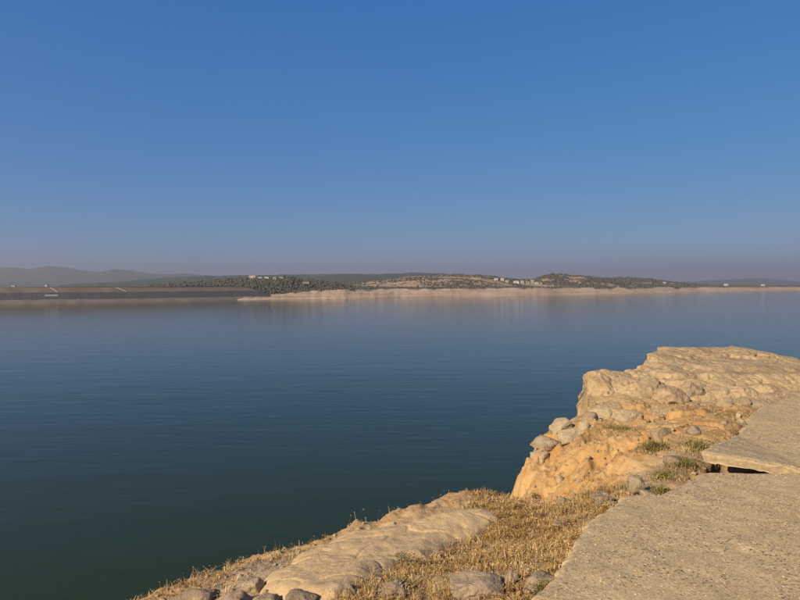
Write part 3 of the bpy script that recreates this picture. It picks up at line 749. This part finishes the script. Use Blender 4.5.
# ------------------------------------------------------------------ the sandstone knob at the tip
def outcrop():
    CR = np.array([[*at(px, py, d)] for px, py, d in [(575, 379, 9.75), (590, 376, 9.75), (604, 374, 9.85), (622, 374.5, 10.0), (638, 373, 10.15), (645, 364, 10.35), (652, 354, 10.6), (668, 351, 11.0), (700, 348.5, 11.6), (725, 347, 12.0), (745, 348, 12.2), (762, 352, 12.3), (780, 356, 12.6), (800, 362, 13.0), (850, 374, 13.4), (920, 388, 13.6)]])
    ux = axis([(2.3, 8.2, 0.0165), (8.2, 11.5, 0.06)]); uy = axis([(8.35, 12.6, 0.0165), (12.6, 15.5, 0.07)])
    X, Y = np.meshgrid(ux, uy)
    # plan coordinates across the crest line
    yc = np.interp(X, CR[:, 0], CR[:, 1]); zc = np.interp(X, CR[:, 0], CR[:, 2])
    yf = np.interp(X, [2.3, 2.75, 3.3, 3.7, 4.5, 6, 7.2, 9, 12], [9.40, 9.28, 9.10, 9.05, 9.02, 9.08, 9.25, 9.65, 10.5]) + 0.10 * fbm(X * 1.2, Y * 0 + 3.3, oct=3, seed=91)
    t = np.clip((Y - yf) / (yc - yf), 0, 1.6)
    base = np.interp(X, [2.5, 2.9, 3.4, 4.0], [19.62, 19.68, 19.82, 19.93])
    prof = np.where(t < 1, 0.62 * t ** 0.45 + 0.38 * t, 1 - 0.2 * (t - 1))
    z = base + (zc - base) * prof
    # worn benches: lumps that overhang a little, with hollows between
    lump = fbm(X * 0.9, Y * 1.9, oct=3, seed=92)
    bench = 0.085
    q = (z + 0.05 * lump + 0.03 * (X - 5)) / bench; fr = q - np.floor(q)
    z = z + (sstep(0.12, 0.50, fr) - fr) * bench * 0.48 * sstep(0.05, 0.3, t)
    z = z + 0.035 * lump * sstep(0, .25, t) + 0.009 * fbm(X * 6, Y * 8, oct=4, seed=93) + 0.055 * np.maximum(fbm(X * 1.5, Y * 2.3, oct=2, seed=94), 0) * sstep(0.6, 0.1, t)
    # rounded joint blocks: strong on the shelf and along the foot, faint above
    wx = X + 0.10 * perlin(X * 2.5, Y * 2.5, seed=111); wy = Y * 1.15 + 0.10 * perlin(X * 2.5, Y * 2.5, seed=112)
    f1, f2, cid = worley(wx * 2.5, wy * 2.5, seed=113)
    blk = np.clip(1 - (f1 / 0.75) ** 2, 0, 1) * (0.4 + 0.9 * cid) - 0.35 * sstep(0.10, 0.0, f2 - f1)
    amt = np.maximum(sstep(4.0, 3.6, X) * 0.9, sstep(0.42, 0.12, t) * (0.45 + 0.5 * sstep(-.1, .3, fbm(X * .9, Y * 0 + 4.4, oct=2, seed=114))))
    z = z + 0.085 * blk * amt * sstep(-0.02, 0.08, Y - yf)
    g1, g2, gid = worley(wx * 6.5, wy * 6.5, seed=115)
    z = z + 0.016 * (gid - 0.5) * amt - 0.010 * sstep(0.10, 0.0, g2 - g1) * amt
    h1, h2, hid = worley(wx * 9 + 0.3 * perlin(X * 9, Y * 9, seed=117), wy * 13, seed=118)
    clus = sstep(0.05, 0.35, fbm(X * 1.0 + 3, Y * 2.0, oct=3, seed=119))
    z = z - 0.035 * sstep(0.34, 0.12, h1) * (hid > 0.35) * clus
    z = z + 0.006 * (fbm(X * 13, Y * 13, oct=4, seed=116, ridged=True) - 0.5)
    pk = fbm(X * 3.6, Y * 6.4, oct=3, seed=95) + 0.25 * fbm(X * 0.8, Y * 1.2, oct=2, seed=98)
    z = z - 0.09 * sstep(0.42, 0.62, pk) * sstep(0.1, 0.3, t) * sstep(1.0, 0.8, t)
    # ends: broken left end over the notch, sunk front foot, back falling to the lake
    lx = 2.72 + 0.07 * fbm(Y * 2.6, Y * 0 + 8.8, oct=3, seed=96) + 0.3 * np.maximum(Y - 9.7, 0) + 0.92 * sstep(10.1, 10.3, Y) + 0.35 * np.maximum(Y - 10.4, 0)
    z = z - 7.0 * np.maximum(lx - X, 0) ** 0.9 - sstep(0.02, -0.12, Y - yf) * 0.35
    back = np.maximum(Y - yc - 0.45 - 0.15 * lump, 0)
    z = z - 0.9 * back ** 1.25 - 1.5 * np.maximum(back - 0.6, 0)
    # push the steps forward a little so that they undercut
    off = 0.035 * perlin(X * 2, Y * 3, z * 7, seed=97)
    endk = sstep(0.35, 0.0, X - lx)
    ox = 0.10 * fbm(Y * 2.2, z * 3.2, oct=4, seed=121) + 0.03 * fbm(Y * 9, z * 11, oct=3, seed=122, ridged=True)
    V = np.stack([X + off * 0.4 + ox * endk, Y - off, z], -1)
    o = mesh('rock_outcrop', V.reshape(-1, 3), grid_faces(*X.shape), M['outcrop'])
    return tag(o, 'broad weathered tan sandstone knob with a lower blocky shelf at the tip of the headland', 'rock outcrop')
outcrop()

# ------------------------------------------------------------------ paving slabs
def slab(name, label, xl, y0, y1, xr, zfun, thick, seed, step):
    ys = axis([(y0, max(y0, 2.2), 0.12)] if y0 < 2.2 else [(y0, y0 + 0.001, 0.001)])
    ys = np.concatenate([ys, axis([(ys[-1], y1, step)])[1:]])
    sx = np.concatenate([np.linspace(0, 1, 260) ** 1.35])
    jag = lambda y: 0.045 * fbm(y * 2.6, y * 0 + seed, oct=4, seed=seed) + 0.030 * fbm(y * 13, y * 0 + seed, oct=3, seed=seed + 1)
    XL = xl(ys) + jag(ys)
    Y, S = np.meshgrid(ys, sx, indexing='ij')
    X = XL[:, None] + (xr - XL[:, None]) * S
    ynoise = 0.018 * fbm(X * 3.2, X * 0 + seed, oct=4, seed=seed + 2)
    Y = Y + ynoise * (sstep(y1 - 0.5, y1, Y) + sstep(y0 + 0.5, y0, Y))
    top = zfun(X, Y) + 0.010 * fbm(X * 1.1, Y * 1.1, oct=3, seed=seed + 3) + 0.0070 * fbm(X * 6, Y * 6, oct=4, seed=seed + 4) + 0.0018 * fbm(X * 40, Y * 40, oct=2, seed=seed + 5)
    # worn arris
    dl = np.minimum(np.minimum(X - XL[:, None], Y - y0), y1 - Y)
    top = top - 0.022 * np.clip(1 - dl / 0.05, 0, 1.3) ** 2
    nr, nc = X.shape
    V = [np.stack([X, Y, top], -1).reshape(-1, 3)]; Fq = [grid_faces(nr, nc)]
    idx = np.arange(nr * nc).reshape(nr, nc)
    loop = np.concatenate([idx[0, :], idx[1:, -1], idx[-1, -2::-1], idx[-2:0:-1, 0]])
    P = V[0][loop]; c = np.array([xr * 0.6 + XL.mean() * 0.4, (y0 + y1) / 2, 0]); 
    inw = c - P; inw[:, 2] = 0; inw /= np.linalg.norm(inw, axis=1)[:, None]
    prev, tot = loop, nr * nc
    cols = [np.zeros(nr * nc)]
    for k, f in enumerate((0.18, 0.4, 0.62, 0.82, 1.0)):
        j = fbm(P[:, 0] * 9, P[:, 1] * 9, np.full(len(P), k * 1.3), oct=3, seed=seed + 9)
        Q = P + inw * (0.008 * k + 0.022 * j)[:, None]; Q[:, 2] = P[:, 2] - thick * f * (1 + (0.22 * j if f == 1.0 else 0))
        V.append(Q); new = tot + np.arange(len(P)); tot += len(P)
        Fq.append(np.stack([prev, new, np.roll(new, -1), np.roll(prev, -1)], -1)); prev = new
        cols.append(np.ones(len(P)))
    n0 = len(V[0])
    o = mesh(name, np.vstack(V), np.vstack(Fq), M['slab'])
    o.data.materials.append(M['fresh'])
    nt = len(Fq[0]); mi = np.zeros(len(o.data.polygons), np.int32); mi[nt:] = 1
    o.data.polygons.foreach_set('material_index', mi)
    bt = bmesh.new(); bt.from_mesh(o.data); bt.verts.ensure_lookup_table()
    try: bt.faces.new([bt.verts[i] for i in prev])
    except Exception: pass
    bt.to_mesh(o.data); bt.free()
    return tag(o, label, 'concrete slab', 'slabs of the old concrete path')
slab('concrete_slab', 'large pebbly concrete slab with broken edge beside the dry grass', slab_near_x, -4.0, NEAR_BACK, 9.0, lambda x, y: PATH_Z + 0 * x, 0.15, 101, 0.013)
def far_z(x, y):
    k = np.interp(y, [5.5, 7.0, 8.5], [1, 0.5, 0.15])
    return PATH_Z + 0.012 + (0.150 - 0.165 * np.clip((x - 2.58) / 0.95, 0, 1)) * k + 0.07 * np.clip((y - 5.6) / 3, 0, 1)
slab('concrete_slab', 'heaved concrete slab lifted at one corner over a dark gap', slab_far_x, FAR_FRONT, FAR_BACK, 9.2, far_z, 0.078, 131, 0.016)

# pebbles of the concrete, washed free of the mortar
def pebbles(n, region, zfun, inside, seed):
    r = np.random.default_rng(seed); x = r.uniform(region[0], region[1], n); y = r.uniform(region[2], region[3], n)
    k = inside(x, y) & (r.random(n) < 0.35 + 0.65 * sstep(-0.25, 0.25, fbm(x * 2.0, y * 2.0, oct=3, seed=seed))); x, y = x[k], y[k]
    s_ = 0.0018 + 0.0052 * r.random(len(x)) ** 2.2
    V = ICO1V[None] * (1 + r.uniform(-.28, .28, (len(x), 12)))[..., None] * s_[:, None, None] * r.uniform(.7, 1.35, (len(x), 1, 3)) * np.array([1, 1, .62])
    V = V + np.stack([x, y, zfun(x, y)], -1)[:, None]
    m = Mat('washed_pebble', 0.8, 0.3)
    m.color(m.ramp(m.attr('tint'), [(0.0, (0.09, 0.075, 0.06)), (0.18, (0.20, 0.15, 0.10)), (0.4, (0.33, 0.22, 0.11)), (0.65, (0.44, 0.31, 0.155)), (0.93, (0.48, 0.37, 0.22)), (1.0, (0.58, 0.49, 0.36))]))
    o = mesh('washed_pebbles', V.reshape(-1, 3), (ICO1F[None] + (np.arange(len(x)) * 12)[:, None, None]).reshape(-1, 3), m.m, True, attrs={'tint': ('FLOAT', np.repeat(r.random(len(x)), 12))})
    return tag(o, kind='stuff')
def near_top(x, y): return PATH_Z + 0.010 * fbm(x * 1.1, y * 1.1, oct=3, seed=104) + 0.0070 * fbm(x * 6, y * 6, oct=4, seed=105) + 0.0018 * fbm(x * 40, y * 40, oct=2, seed=106)
def far_top(x, y): return far_z(x, y) + 0.010 * fbm(x * 1.1, y * 1.1, oct=3, seed=134) + 0.0070 * fbm(x * 6, y * 6, oct=4, seed=135) + 0.0018 * fbm(x * 40, y * 40, oct=2, seed=136)
pebbles(16000, (0.3, 4.2, 2.8, 5.5), near_top, lambda x, y: (x > slab_near_x(y) + 0.07) & (y < NEAR_BACK - 0.06), 151)
pebbles(4000, (2.6, 6.4, 5.6, 9.0), far_top, lambda x, y: (x > slab_far_x(y) + 0.08) & (y > FAR_FRONT + 0.07), 152)

# ------------------------------------------------------------------ boulders and stones
def ico(sub):
    b = bmesh.new(); bmesh.ops.create_icosphere(b, subdivisions=sub, radius=1.0)
    v = np.array([p.co[:] for p in b.verts]); f = np.array([[q.index for q in t.verts] for t in b.faces]); b.free(); return v, f
ICO = {k: ico(k) for k in (2, 3, 4, 5)}
def rock_mesh(seed, sub, nplanes=16, soft=14.0, rough=0.07, boxy=False):
    r = np.random.default_rng(seed); v, f = ICO[sub]
    n = r.normal(size=(nplanes, 3)); n /= np.linalg.norm(n, axis=1)[:, None]
    dd = r.uniform(0.70, 1.0, nplanes)
    if boxy:
        q = np.linalg.qr(np.eye(3) + 0.35 * r.normal(size=(3, 3)))[0]; q = q * np.sign(np.diag(q))
        n = np.vstack([n[:9], q, -q]); dd = np.concatenate([r.uniform(0.66, 1.0, 9), r.uniform(0.55, 0.85, 6)])
    k = np.maximum(v @ n.T, 1e-3) / dd[None]
    rad = 1.0 / (np.sum(k ** soft, axis=1) ** (1 / soft) + 1e-6)
    rad = np.minimum(rad, 1.25)
    p = v * rad[:, None]
    if boxy: p = p + 0.05 * np.stack([fbm(*(p * 2.6 + k * 7.7 + seed).T, oct=3, seed=seed + k) for k in range(3)], -1)
    rad2 = 1 + rough * fbm(*(p * 1.7 + seed * 3.1).T, oct=4, seed=seed) + rough * 0.35 * fbm(*(p * 6 + seed).T, oct=3, seed=seed + 5)
    return p * rad2[:, None], f
def boulder(name, label, px, py, w, h, depth=None, seed=0, mat='rock', sub=4, sink=0.35, rz=None, tilt=0.0, soft=14.0, rough=0.07, thick=None, group=None, cat='stone', base=None):
    """w, h: size in the photograph's pixels about the spot (px, py) where its middle is seen"""
    p = hit(px, py + h * 0.5) if depth is None else at(px, py + h * 0.5, depth)
    s = p[1] / F
    hk = 0.78 if soft > 20 else 1.0
    sx, sz = w * s * 0.54, hk * h * s * 0.5 / (1 - sink)
    sy = thick if thick else (sx + sz) * 0.5
    V, f = rock_mesh(seed, sub, soft=26.0 if soft > 20 else soft, rough=rough, boxy=soft > 20)
    m = V / np.abs(V).max(axis=0)
    o = mesh(name, m * np.array([sx, sy, sz]), f, M[mat])
    o.location = (p[0], p[1] + sy * 0.55, p[2] + sz * (1 - 2 * sink)); o.rotation_euler = (0, tilt, 0 if rz is None else rz)
    return tag(o, label, cat, group)

BLD = [
 # pillar and rounded blocks where the knob breaks off over the lake
 ('boulder', 'rounded sandstone block on the shelf, split by a dark crack', 613, 380, 28, 16, 9.9, 2, 'rock', 4, 0.40, 0.2, -0.1, 24, 0.13),
 ('stone', 'small knobbly stone perched on the corner of the knob', 644, 373, 10, 8, 10.15, 5, 'rock', 3, 0.30, 0.2, 0.0, 9, 0.11),
 ('boulder', 'smooth rounded boulder at the foot of the knob', 671, 392, 36, 22, 8.95, 6, 'rock', 5, 0.42, 0.1, 0.0, 7, 0.17),
 ('boulder', 'dark weathered lump between rounded boulder and notch at the foot of the knob', 652, 388, 28, 22, 9.15, 7, 'rock_grey', 5, 0.45, 0.4, 0.0, 8, 0.23),
 ('boulder', 'dark pitted lump between rounded boulder and path at the foot of the knob', 694, 391, 36, 22, 9.1, 8, 'rock_grey', 5, 0.45, 0.6, 0.0, 8, 0.25),
 # broken slabs of stone on the brink of the earth bank
 ('boulder', 'pale angular slab lying highest on the brink of the earth bank', 562, 424, 24, 13, None, 21, 'rock_pale', 4, 0.43, 0.3, -0.25, 24, 0.09),
 ('boulder', 'long pale flat slab propped on the brink of the earth bank', 571, 434, 34, 14, None, 22, 'rock_pale', 4, 0.48, 0.1, -0.2, 24, 0.08),
 ('boulder', 'pointed grey slab sticking out over the lake from the bank', 548, 443, 32, 13, None, 23, 'rock_grey', 4, 0.40, 0.5, -0.15, 24, 0.09),
 ('stone', 'small pale block tucked between the brink slabs', 585, 425, 13, 9, None, 24, 'rock_pale', 3, 0.48, 0.7, 0.2, 24, 0.09),
 ('stone', 'little grey wedge leaning between rock shelf and brink slabs', 591, 416, 18, 9, None, 25, 'rock_grey', 3, 0.48, 0.2, -0.3, 24, 0.09),
 ('boulder', 'wide pale flat rock below the rock shelf', 608, 410, 34, 15, None, 26, 'rock_pale', 4, 0.53, 0.2, -0.15, 24, 0.09),
 ('stone', 'whitish cracked stone stuck in the upper bank below the pointed slab', 541, 456, 16, 12, None, 27, 'rock_pale', 4, 0.53, 0.9, 0.2, 24, 0.12),
 ('stone', 'tiny pale pebble-shaped stone in the middle of the orange bank', 560, 480, 9, 6, None, 28, 'rock_pale', 3, 0.53, 0.2, 0.1, 9, 0.08),
 ('stone', 'small rough stone half way down the orange bank', 579, 480, 7, 5, None, 29, 'rock_pale', 3, 0.53, 0.5, 0.2, 24, 0.08),
 ('stone', 'grey angular stone at the bottom of the orange bank by the grass', 565, 501, 15, 11, None, 30, 'rock_grey', 4, 0.48, 0.6, 0.4, 24, 0.09),
 # on the orange ground between bank and path
 ('boulder', 'wedge of orange rock with a dark crack beneath, by the green tuft', 662, 408, 24, 12, None, 31, 'rock', 4, 0.48, 0.3, -0.25, 24, 0.08),
 ('boulder', 'flat pale rock ledge above the bare orange slope', 630, 414, 42, 10, None, 32, 'rock_pale', 4, 0.58, 0.15, 0.1, 24, 0.08),
 ('boulder', 'smooth half-buried tan rock in the middle of the orange ground', 665, 431, 26, 12, None, 33, 'rock', 4, 0.58, 0.3, 0.0, 9, 0.08),
 ('boulder', 'grey tan block casting a black shadow beside the path', 697, 428, 20, 12, None, 34, 'rock_grey', 4, 0.56, 0.4, 0.1, 24, 0.09),
 ('boulder', 'rounded grey stone in dry grass below the knob', 746, 400, 15, 10, None, 35, 'rock_grey', 4, 0.48, 0.2, 0.0, 8, 0.09),
 ('boulder', 'yellow rounded stone next to the grey one below the knob', 727, 402, 16, 8, None, 36, 'rock', 4, 0.53, 0.5, 0.0, 8, 0.09),
 ('stone', 'small orange block against the edge of the heaved slab', 742, 421, 11, 8, None, 37, 'rock', 4, 0.43, 0.3, 0.0, 24, 0.09),
 ('stone', 'little upright chip of stone behind the orange block', 739, 416, 5, 6, None, 38, 'rock_pale', 3, 0.43, 0.3, 0.0, 24, 0.09),
 ('stone', 'small tan stone lying free on the orange ground near the path', 726, 422, 8, 4, None, 39, 'rock', 3, 0.48, 0.4, 0.0, 24, 0.08),
 ('boulder', 'grey flat stone sunk among olive weeds by the heaved slab', 681, 460, 28, 8, None, 40, 'rock_grey', 4, 0.58, 0.3, 0.2, 24, 0.09),
 ('boulder', 'pointed upright grey stone behind the broken corner of the path', 638, 484, 15, 24, 5.35, 41, 'rock_grey', 4, 0.05, 0.3, 0.0, 24, 0.10),
 ('boulder', 'pale leaning wedge against the broken corner of the path', 650, 495, 18, 11, 5.05, 42, 'rock_pale', 4, 0.10, 0.2, 0.45, 24, 0.08),
 ('boulder', 'rough grey block at the broken corner of the path, by the bank', 603, 499, 24, 18, 5.15, 43, 'rock_grey', 5, 0.10, 0.2, 0.1, 24, 0.15),
 # near ground
 ('boulder', 'grey block with a dark shaded end in the dry grass', 477, 587, 62, 26, None, 53, 'rock_grey', 5, 0.35, 0.15, -0.08, 24, 0.10),
 ('boulder', 'smaller grey stone in the grass next to the dark-ended block', 394, 590, 32, 14, None, 54, 'rock_grey', 4, 0.40, 0.2, -0.1, 24, 0.10),
 ('boulder', 'flat stone half under grass against the path edge', 543, 583, 36, 14, None, 55, 'rock_grey', 4, 0.45, 0.2, 0.0, 24, 0.09),
 ('boulder', 'pale buried stone in the thick grass by the path', 566, 524, 26, 6, None, 56, 'rock', 4, 0.50, 0.2, 0.0, 24, 0.09),
 ('stone', 'upright sliver of grey stone beside the dark-ended block', 512, 577, 12, 16, None, 57, 'rock_grey', 4, 0.35, 0.2, 0.2, 24, 0.10),
 ('boulder', 'rounded brown boulder low on the near slope, outermost of the row', 190, 601, 46, 14, None, 61, 'rock_grey', 4, 0.30, 0.2, -0.1, 9, 0.09),
 ('stone', 'small white angular stone wedged above the grey boulder row', 252, 587, 22, 15, None, 62, 'rock_pale', 4, 0.30, 0.2, -0.4, 24, 0.08),
 ('boulder', 'grey brown boulder under the small white stone', 238, 599, 26, 15, None, 63, 'rock_grey', 4, 0.30, 0.5, -0.2, 24, 0.09),
 ('boulder', 'dark angular boulder in the row, below the smooth rock hump', 266, 602, 26, 14, None, 64, 'rock_grey', 4, 0.30, 0.2, 0.0, 24, 0.10),
 ('boulder', 'peaked grey boulder at the end of the row by the smooth hump', 299, 600, 34, 17, None, 65, 'rock_grey', 4, 0.30, 0.1, 0.15, 24, 0.10),
 ('stone', 'small rounded cobble in front of the boulder row', 205, 600, 16, 9, None, 66, 'rock_grey', 3, 0.30, 0.4, 0.0, 8, 0.09),
 ('stone', 'flat tan stone at the foot of the broad smooth boulder', 345, 592, 26, 12, None, 67, 'rock', 4, 0.40, 0.4, 0.0, 24, 0.09),
]
for (nm, lab, px_, py_, w_, h_, dep, sd, mt, sub, sink, rz, tl, soft, rg) in BLD:
    boulder(nm, lab, px_, py_, w_, h_, dep, sd, mt, sub, sink, rz, tl, soft, rg, cat='boulder' if nm == 'boulder' else 'stone')

def bedrock(name, label, outline, lift, seed, mat='rock', n=190, feather=0.10):
    """a smooth rock that comes up through the soil: outline given by sight lines on the ground"""
    P = np.array([hit(px, py)[:2] for px, py in outline]); c = P.mean(0)
    x0, y0 = P.min(0) - 0.15; x1, y1 = P.max(0) + 0.15
    X, Y = np.meshgrid(np.linspace(x0, x1, n), np.linspace(y0, y1, n))
    d = np.full(X.shape, 1e9); ins = np.zeros(X.shape, bool); m = len(P)
    for i in range(m):
        (ax, ay), (bx, by) = P[i], P[(i + 1) % m]; ex, ey = bx - ax, by - ay
        t = np.clip(((X - ax) * ex + (Y - ay) * ey) / (ex * ex + ey * ey + 1e-9), 0, 1); d = np.minimum(d, np.hypot(X - ax - ex * t, Y - ay - ey * t))
        if ay != by: ins ^= ((ay > Y) != (by > Y)) & (X < (bx - ax) * (Y - ay) / (by - ay) + ax)
    sd = np.where(ins, d, -d) + 0.05 * fbm(X * 3, Y * 3, oct=3, seed=seed)
    base = np.clip(tps(X, Y), 18.9, 20.6)
    k = np.clip(sd / 0.22, -1, 1); dome = np.where(k > 0, 1 - (1 - k) ** 2.2, 7 * k)
    z = base + lift * dome + 0.022 * fbm(X * 2.4, Y * 2.4, oct=4, seed=seed + 3) * sstep(0, .1, sd) + 0.0045 * fbm(X * 9, Y * 9, oct=5, seed=seed + 4, gain=0.6) - 0.004 * sstep(0.30, 0.08, worley(X * 11, Y * 11, seed=seed + 8)[0]) * sstep(0.0, 0.3, fbm(X * 1.8, Y * 1.8, oct=2, seed=seed + 9))
    f1, f2, cid = worley(X * 1.7 + 0.25 * perlin(X * 3, Y * 3, seed=seed), Y * 2.4, seed=seed + 6)
    z = z - 0.010 * sstep(0.05, 0.0, f2 - f1) + 0.012 * cid
    o = mesh(name, np.stack([X, Y, z], -1).reshape(-1, 3), grid_faces(n, n), M[mat])
    return tag(o, label, 'boulder')
bedrock('boulder', 'broad smooth tan bedrock hump rising out of the near slope', [(254, 601), (260, 582), (280, 567), (300, 557), (345, 541), (400, 526), (445, 515), (485, 514), (498, 522), (478, 536), (446, 552), (432, 564), (398, 570), (376, 582), (356, 603), (300, 606)], 0.075, 501, 'hump')

# loose chips and gravel nobody could count
def chips(name, n, region, smin, smax, mat, seed, keep):
    r = np.random.default_rng(seed); x = r.uniform(region[0], region[1], n); y = r.uniform(region[2], region[3], n)
    k = keep(x, y, r); x, y = x[k], y[k]; z = ground_z(x, y)
    s = smin + (smax - smin) * r.random(len(x)) ** 3
    rad = 1 + r.uniform(-0.4, 0.4, (len(x), 12)); V = ICO1V[None] * rad[..., None] * s[:, None, None]
    V = V * r.uniform(0.5, 1.2, (len(x), 1, 3)); a = r.uniform(0, 6.28, len(x)); ca, sa = np.cos(a)[:, None], np.sin(a)[:, None]
    V = np.stack([V[..., 0] * ca - V[..., 1] * sa, V[..., 0] * sa + V[..., 1] * ca, V[..., 2] * 0.7], -1)
    V = V + np.stack([x, y, z + s * 0.15], -1)[:, None]
    o = mesh(name, V.reshape(-1, 3), (ICO1F[None] + (np.arange(len(x)) * 12)[:, None, None]).reshape(-1, 3), M[mat], smooth=False)
    return tag(o, kind='stuff')
on_land = lambda x, y, r: (edge_dist(x, y) < 0.05) & (under_slab(x, y) < -0.02)
chips('loose_stone_chips', 2200, (-3, 7, 3, 9.5), 0.003, 0.022, 'rock_pale', 201, on_land)
chips('loose_stone_chips', 9000, (-3, 7, 3, 9.5), 0.003, 0.030, 'ground', 202, on_land)

# ------------------------------------------------------------------ dry grass and weeds
def blades(x, y, z, h, r, lean=0.5, width=0.0022, head=0.45, tint=(0.1, 1.0), hv=0.5):
    n = len(x); hh = h * r.uniform(1 - hv, 1 + hv, n)
    a = r.uniform(0, 2 * np.pi, n); l = r.uniform(0.1, lean, n) * hh
    dx, dy = np.cos(a) * l, np.sin(a) * l
    b = a + np.pi / 2 + r.uniform(-.6, .6, n); wx, wy = np.cos(b) * width, np.sin(b) * width
    wv = r.uniform(0.6, 1.6, n); wx, wy = wx * wv, wy * wv
    P0 = np.stack([x, y, z - 0.01], -1); q_ = np.clip(l / hh, 0, 1.4); P1 = np.stack([x + dx * .4, y + dy * .4, z + hh * (.58 - .12 * q_)], -1); P2 = np.stack([x + dx, y + dy, z + hh * (1.0 - .45 * q_)], -1)
    Wd = np.stack([wx, wy, 0 * wx], -1)
    V = np.stack([P0 - Wd, P0 + Wd, P1 + Wd * .8, P1 - Wd * .8, P2 + Wd * .2, P2 - Wd * .2], 1)
    base = (np.arange(n) * 6)[:, None]
    Fq = np.concatenate([base + [0, 1, 2, 3], base + [3, 2, 4, 5]])
    t = r.uniform(*tint, n); T = np.repeat(t, 6)
    V = V.reshape(-1, 3)
    # seed heads: a small drooping spikelet of two crossed faces
    m = r.random(n) < head; k = m.sum()
    c = P2[m]; L = r.uniform(0.004, 0.010, k)[:, None]; d = np.stack([dx[m], dy[m], 0 * dx[m]], -1); d /= (np.linalg.norm(d, axis=1)[:, None] + 1e-9)
    d = d * .7 + np.array([0, 0, .5]) + r.normal(0, .35, (k, 3)); d /= np.linalg.norm(d, axis=1)[:, None]
    s1 = np.cross(d, r.normal(size=(k, 3))); s1 /= np.linalg.norm(s1, axis=1)[:, None]; s2 = np.cross(d, s1)
    q = L * 0.34
    H = np.stack([c - d * L, c + s1 * q, c + d * L, c - s1 * q, c - d * L, c + s2 * q, c + d * L, c - s2 * q], 1)
    hb_ = len(V) + (np.arange(k) * 8)[:, None]
    V = np.vstack([V, H.reshape(-1, 3)]); Fq = np.vstack([Fq, hb_ + [0, 1, 2, 3], hb_ + [4, 5, 6, 7]])
    T = np.concatenate([T, np.repeat(np.clip(t[m] + 0.12, 0, 1), 8)])
    return V, Fq, T
def grass(name, n, region, h, seed, dens, lean=1.5, mat='straw', tint=(0.05, 1.0), width=0.0022, head=0.45):
    r = np.random.default_rng(seed); x = r.uniform(region[0], region[1], n); y = r.uniform(region[2], region[3], n)
    k = r.random(n) < dens(x, y); x, y = x[k], y[k]
    # gather into tufts
    tx, ty = np.round(x / 0.09) * 0.09, np.round(y / 0.09) * 0.09
    jx = 0.03 * np.sin(tx * 191.3 + ty * 73.1); jy = 0.03 * np.cos(tx * 57.7 + ty * 131.9)
    p = r.uniform(0, 0.65, len(x)); x = x * (1 - p) + (tx + jx) * p; y = y * (1 - p) + (ty + jy) * p
    k = under_slab(x, y) < 0.0; x, y = x[k], y[k]
    z = ground_z(x, y)
    hm = h * (0.7 + 0.5 * fbm(x * 3, y * 3, oct=2, seed=seed + 1) + 0.3 * np.sin(tx[k] * 91 + ty[k] * 37))
    V, Fq, T = blades(x, y, z, np.maximum(hm, 0.2 * h), r, lean, width=width, tint=tint, head=head)
    sh = 0.22 * fbm(V[:, 0] * 2.2, V[:, 1] * 2.2, oct=3, seed=seed + 7)
    o = mesh(name, V, Fq, M[mat], smooth=False, attrs={'tint': ('FLOAT', np.clip(T + sh, 0, 1))})
    return tag(o, kind='stuff')
grass('dry_grass', 250000, (-2.6, 2.2, 2.3, 6.7), 0.055, 301, grass_density, width=0.0017)
grass('dry_grass', 70000, (1.2, 6.6, 5.0, 9.6), 0.035, 302, lambda x, y: grass_density(x, y) * (y > 5.0) * 0.8, width=0.0018, head=0.2)
grass('dry_grass', 1500, (-2.4, 1.2, 4.2, 6.4), 0.075, 303, lambda x, y: (edge_dist(x, y) > -0.14) * (edge_dist(x, y) < 0.02) * 0.9, lean=0.5, width=0.0014, head=0.5)

def weed(px, py, spread, h, n, seed, label, tint=(0.0, 0.75), name='weed', mat='weed'):
    p = hit(px, py); r = np.random.default_rng(seed)
    root = empty(name, p); tag(root, label, 'weed', 'weeds on the headland')
    for k_, (part, cnt, hd, wd) in enumerate((('stems', n // 3, 0.2, 0.0016), ('leaves', n, 1.0, 0.0028))):
        a = r.uniform(0, 6.28, cnt); q = spread * np.abs(r.normal(0, 0.5, cnt)).clip(0, 1.1)
        x, y = p[0] + np.cos(a) * q, p[1] + np.sin(a) * q * 0.8
        k = under_slab(x, y) < -0.005; x, y = x[k], y[k]; z = ground_z(x, y)
        V, Fq, T = blades(x, y, z, h * (1.15 if k_ == 0 else 0.8) * np.exp(-0.6 * (np.hypot(x - p[0], y - p[1]) / spread) ** 2), r, 1.1, wd, hd, tint)
        tag(mesh(part, V - p, Fq, M[mat], False, root, {'tint': ('FLOAT', T)}), kind='stuff')
    return root
for a in [
    (652, 449, 0.24, 0.075, 420, 401, 'olive weed patch on the ridge of orange earth above the bank'),
    (683, 466, 0.22, 0.075, 340, 402, 'taller olive weed clump beside the sunk grey stone'),
    (664, 478, 0.20, 0.065, 300, 403, 'yellow green weeds in the hollow behind the broken path corner', (0.2, 0.95)),
    (695, 448, 0.22, 0.075, 420, 404, 'pale dry weeds along the edge of the heaved slab', (0.35, 1.0)),
    (673, 404, 0.07, 0.035, 260, 405, 'tiny bright green tuft at the foot of the knob', (0.0, 0.35)),
    (402, 566, 0.16, 0.085, 420, 406, 'dark olive weed at the lower edge of the broad smooth boulder', (0.0, 0.7)),
    (400, 590, 0.10, 0.070, 260, 407, 'olive weed sprouting in front of the smaller grey stone', (0.0, 0.8)),
    (540, 592, 0.10, 0.060, 220, 408, 'green weed by the flat stone at the path edge', (0.1, 0.9)),
    (622, 430, 0.26, 0.060, 380, 409, 'brown olive growth across the bare orange slope', (0.15, 0.9)),
    (662, 494, 0.12, 0.080, 240, 410, 'olive weed filling the notch between path corner and slab', (0.1, 0.9))]:
    weed(*a[:7], tint=a[7] if len(a) > 7 else (0.0, 0.75))
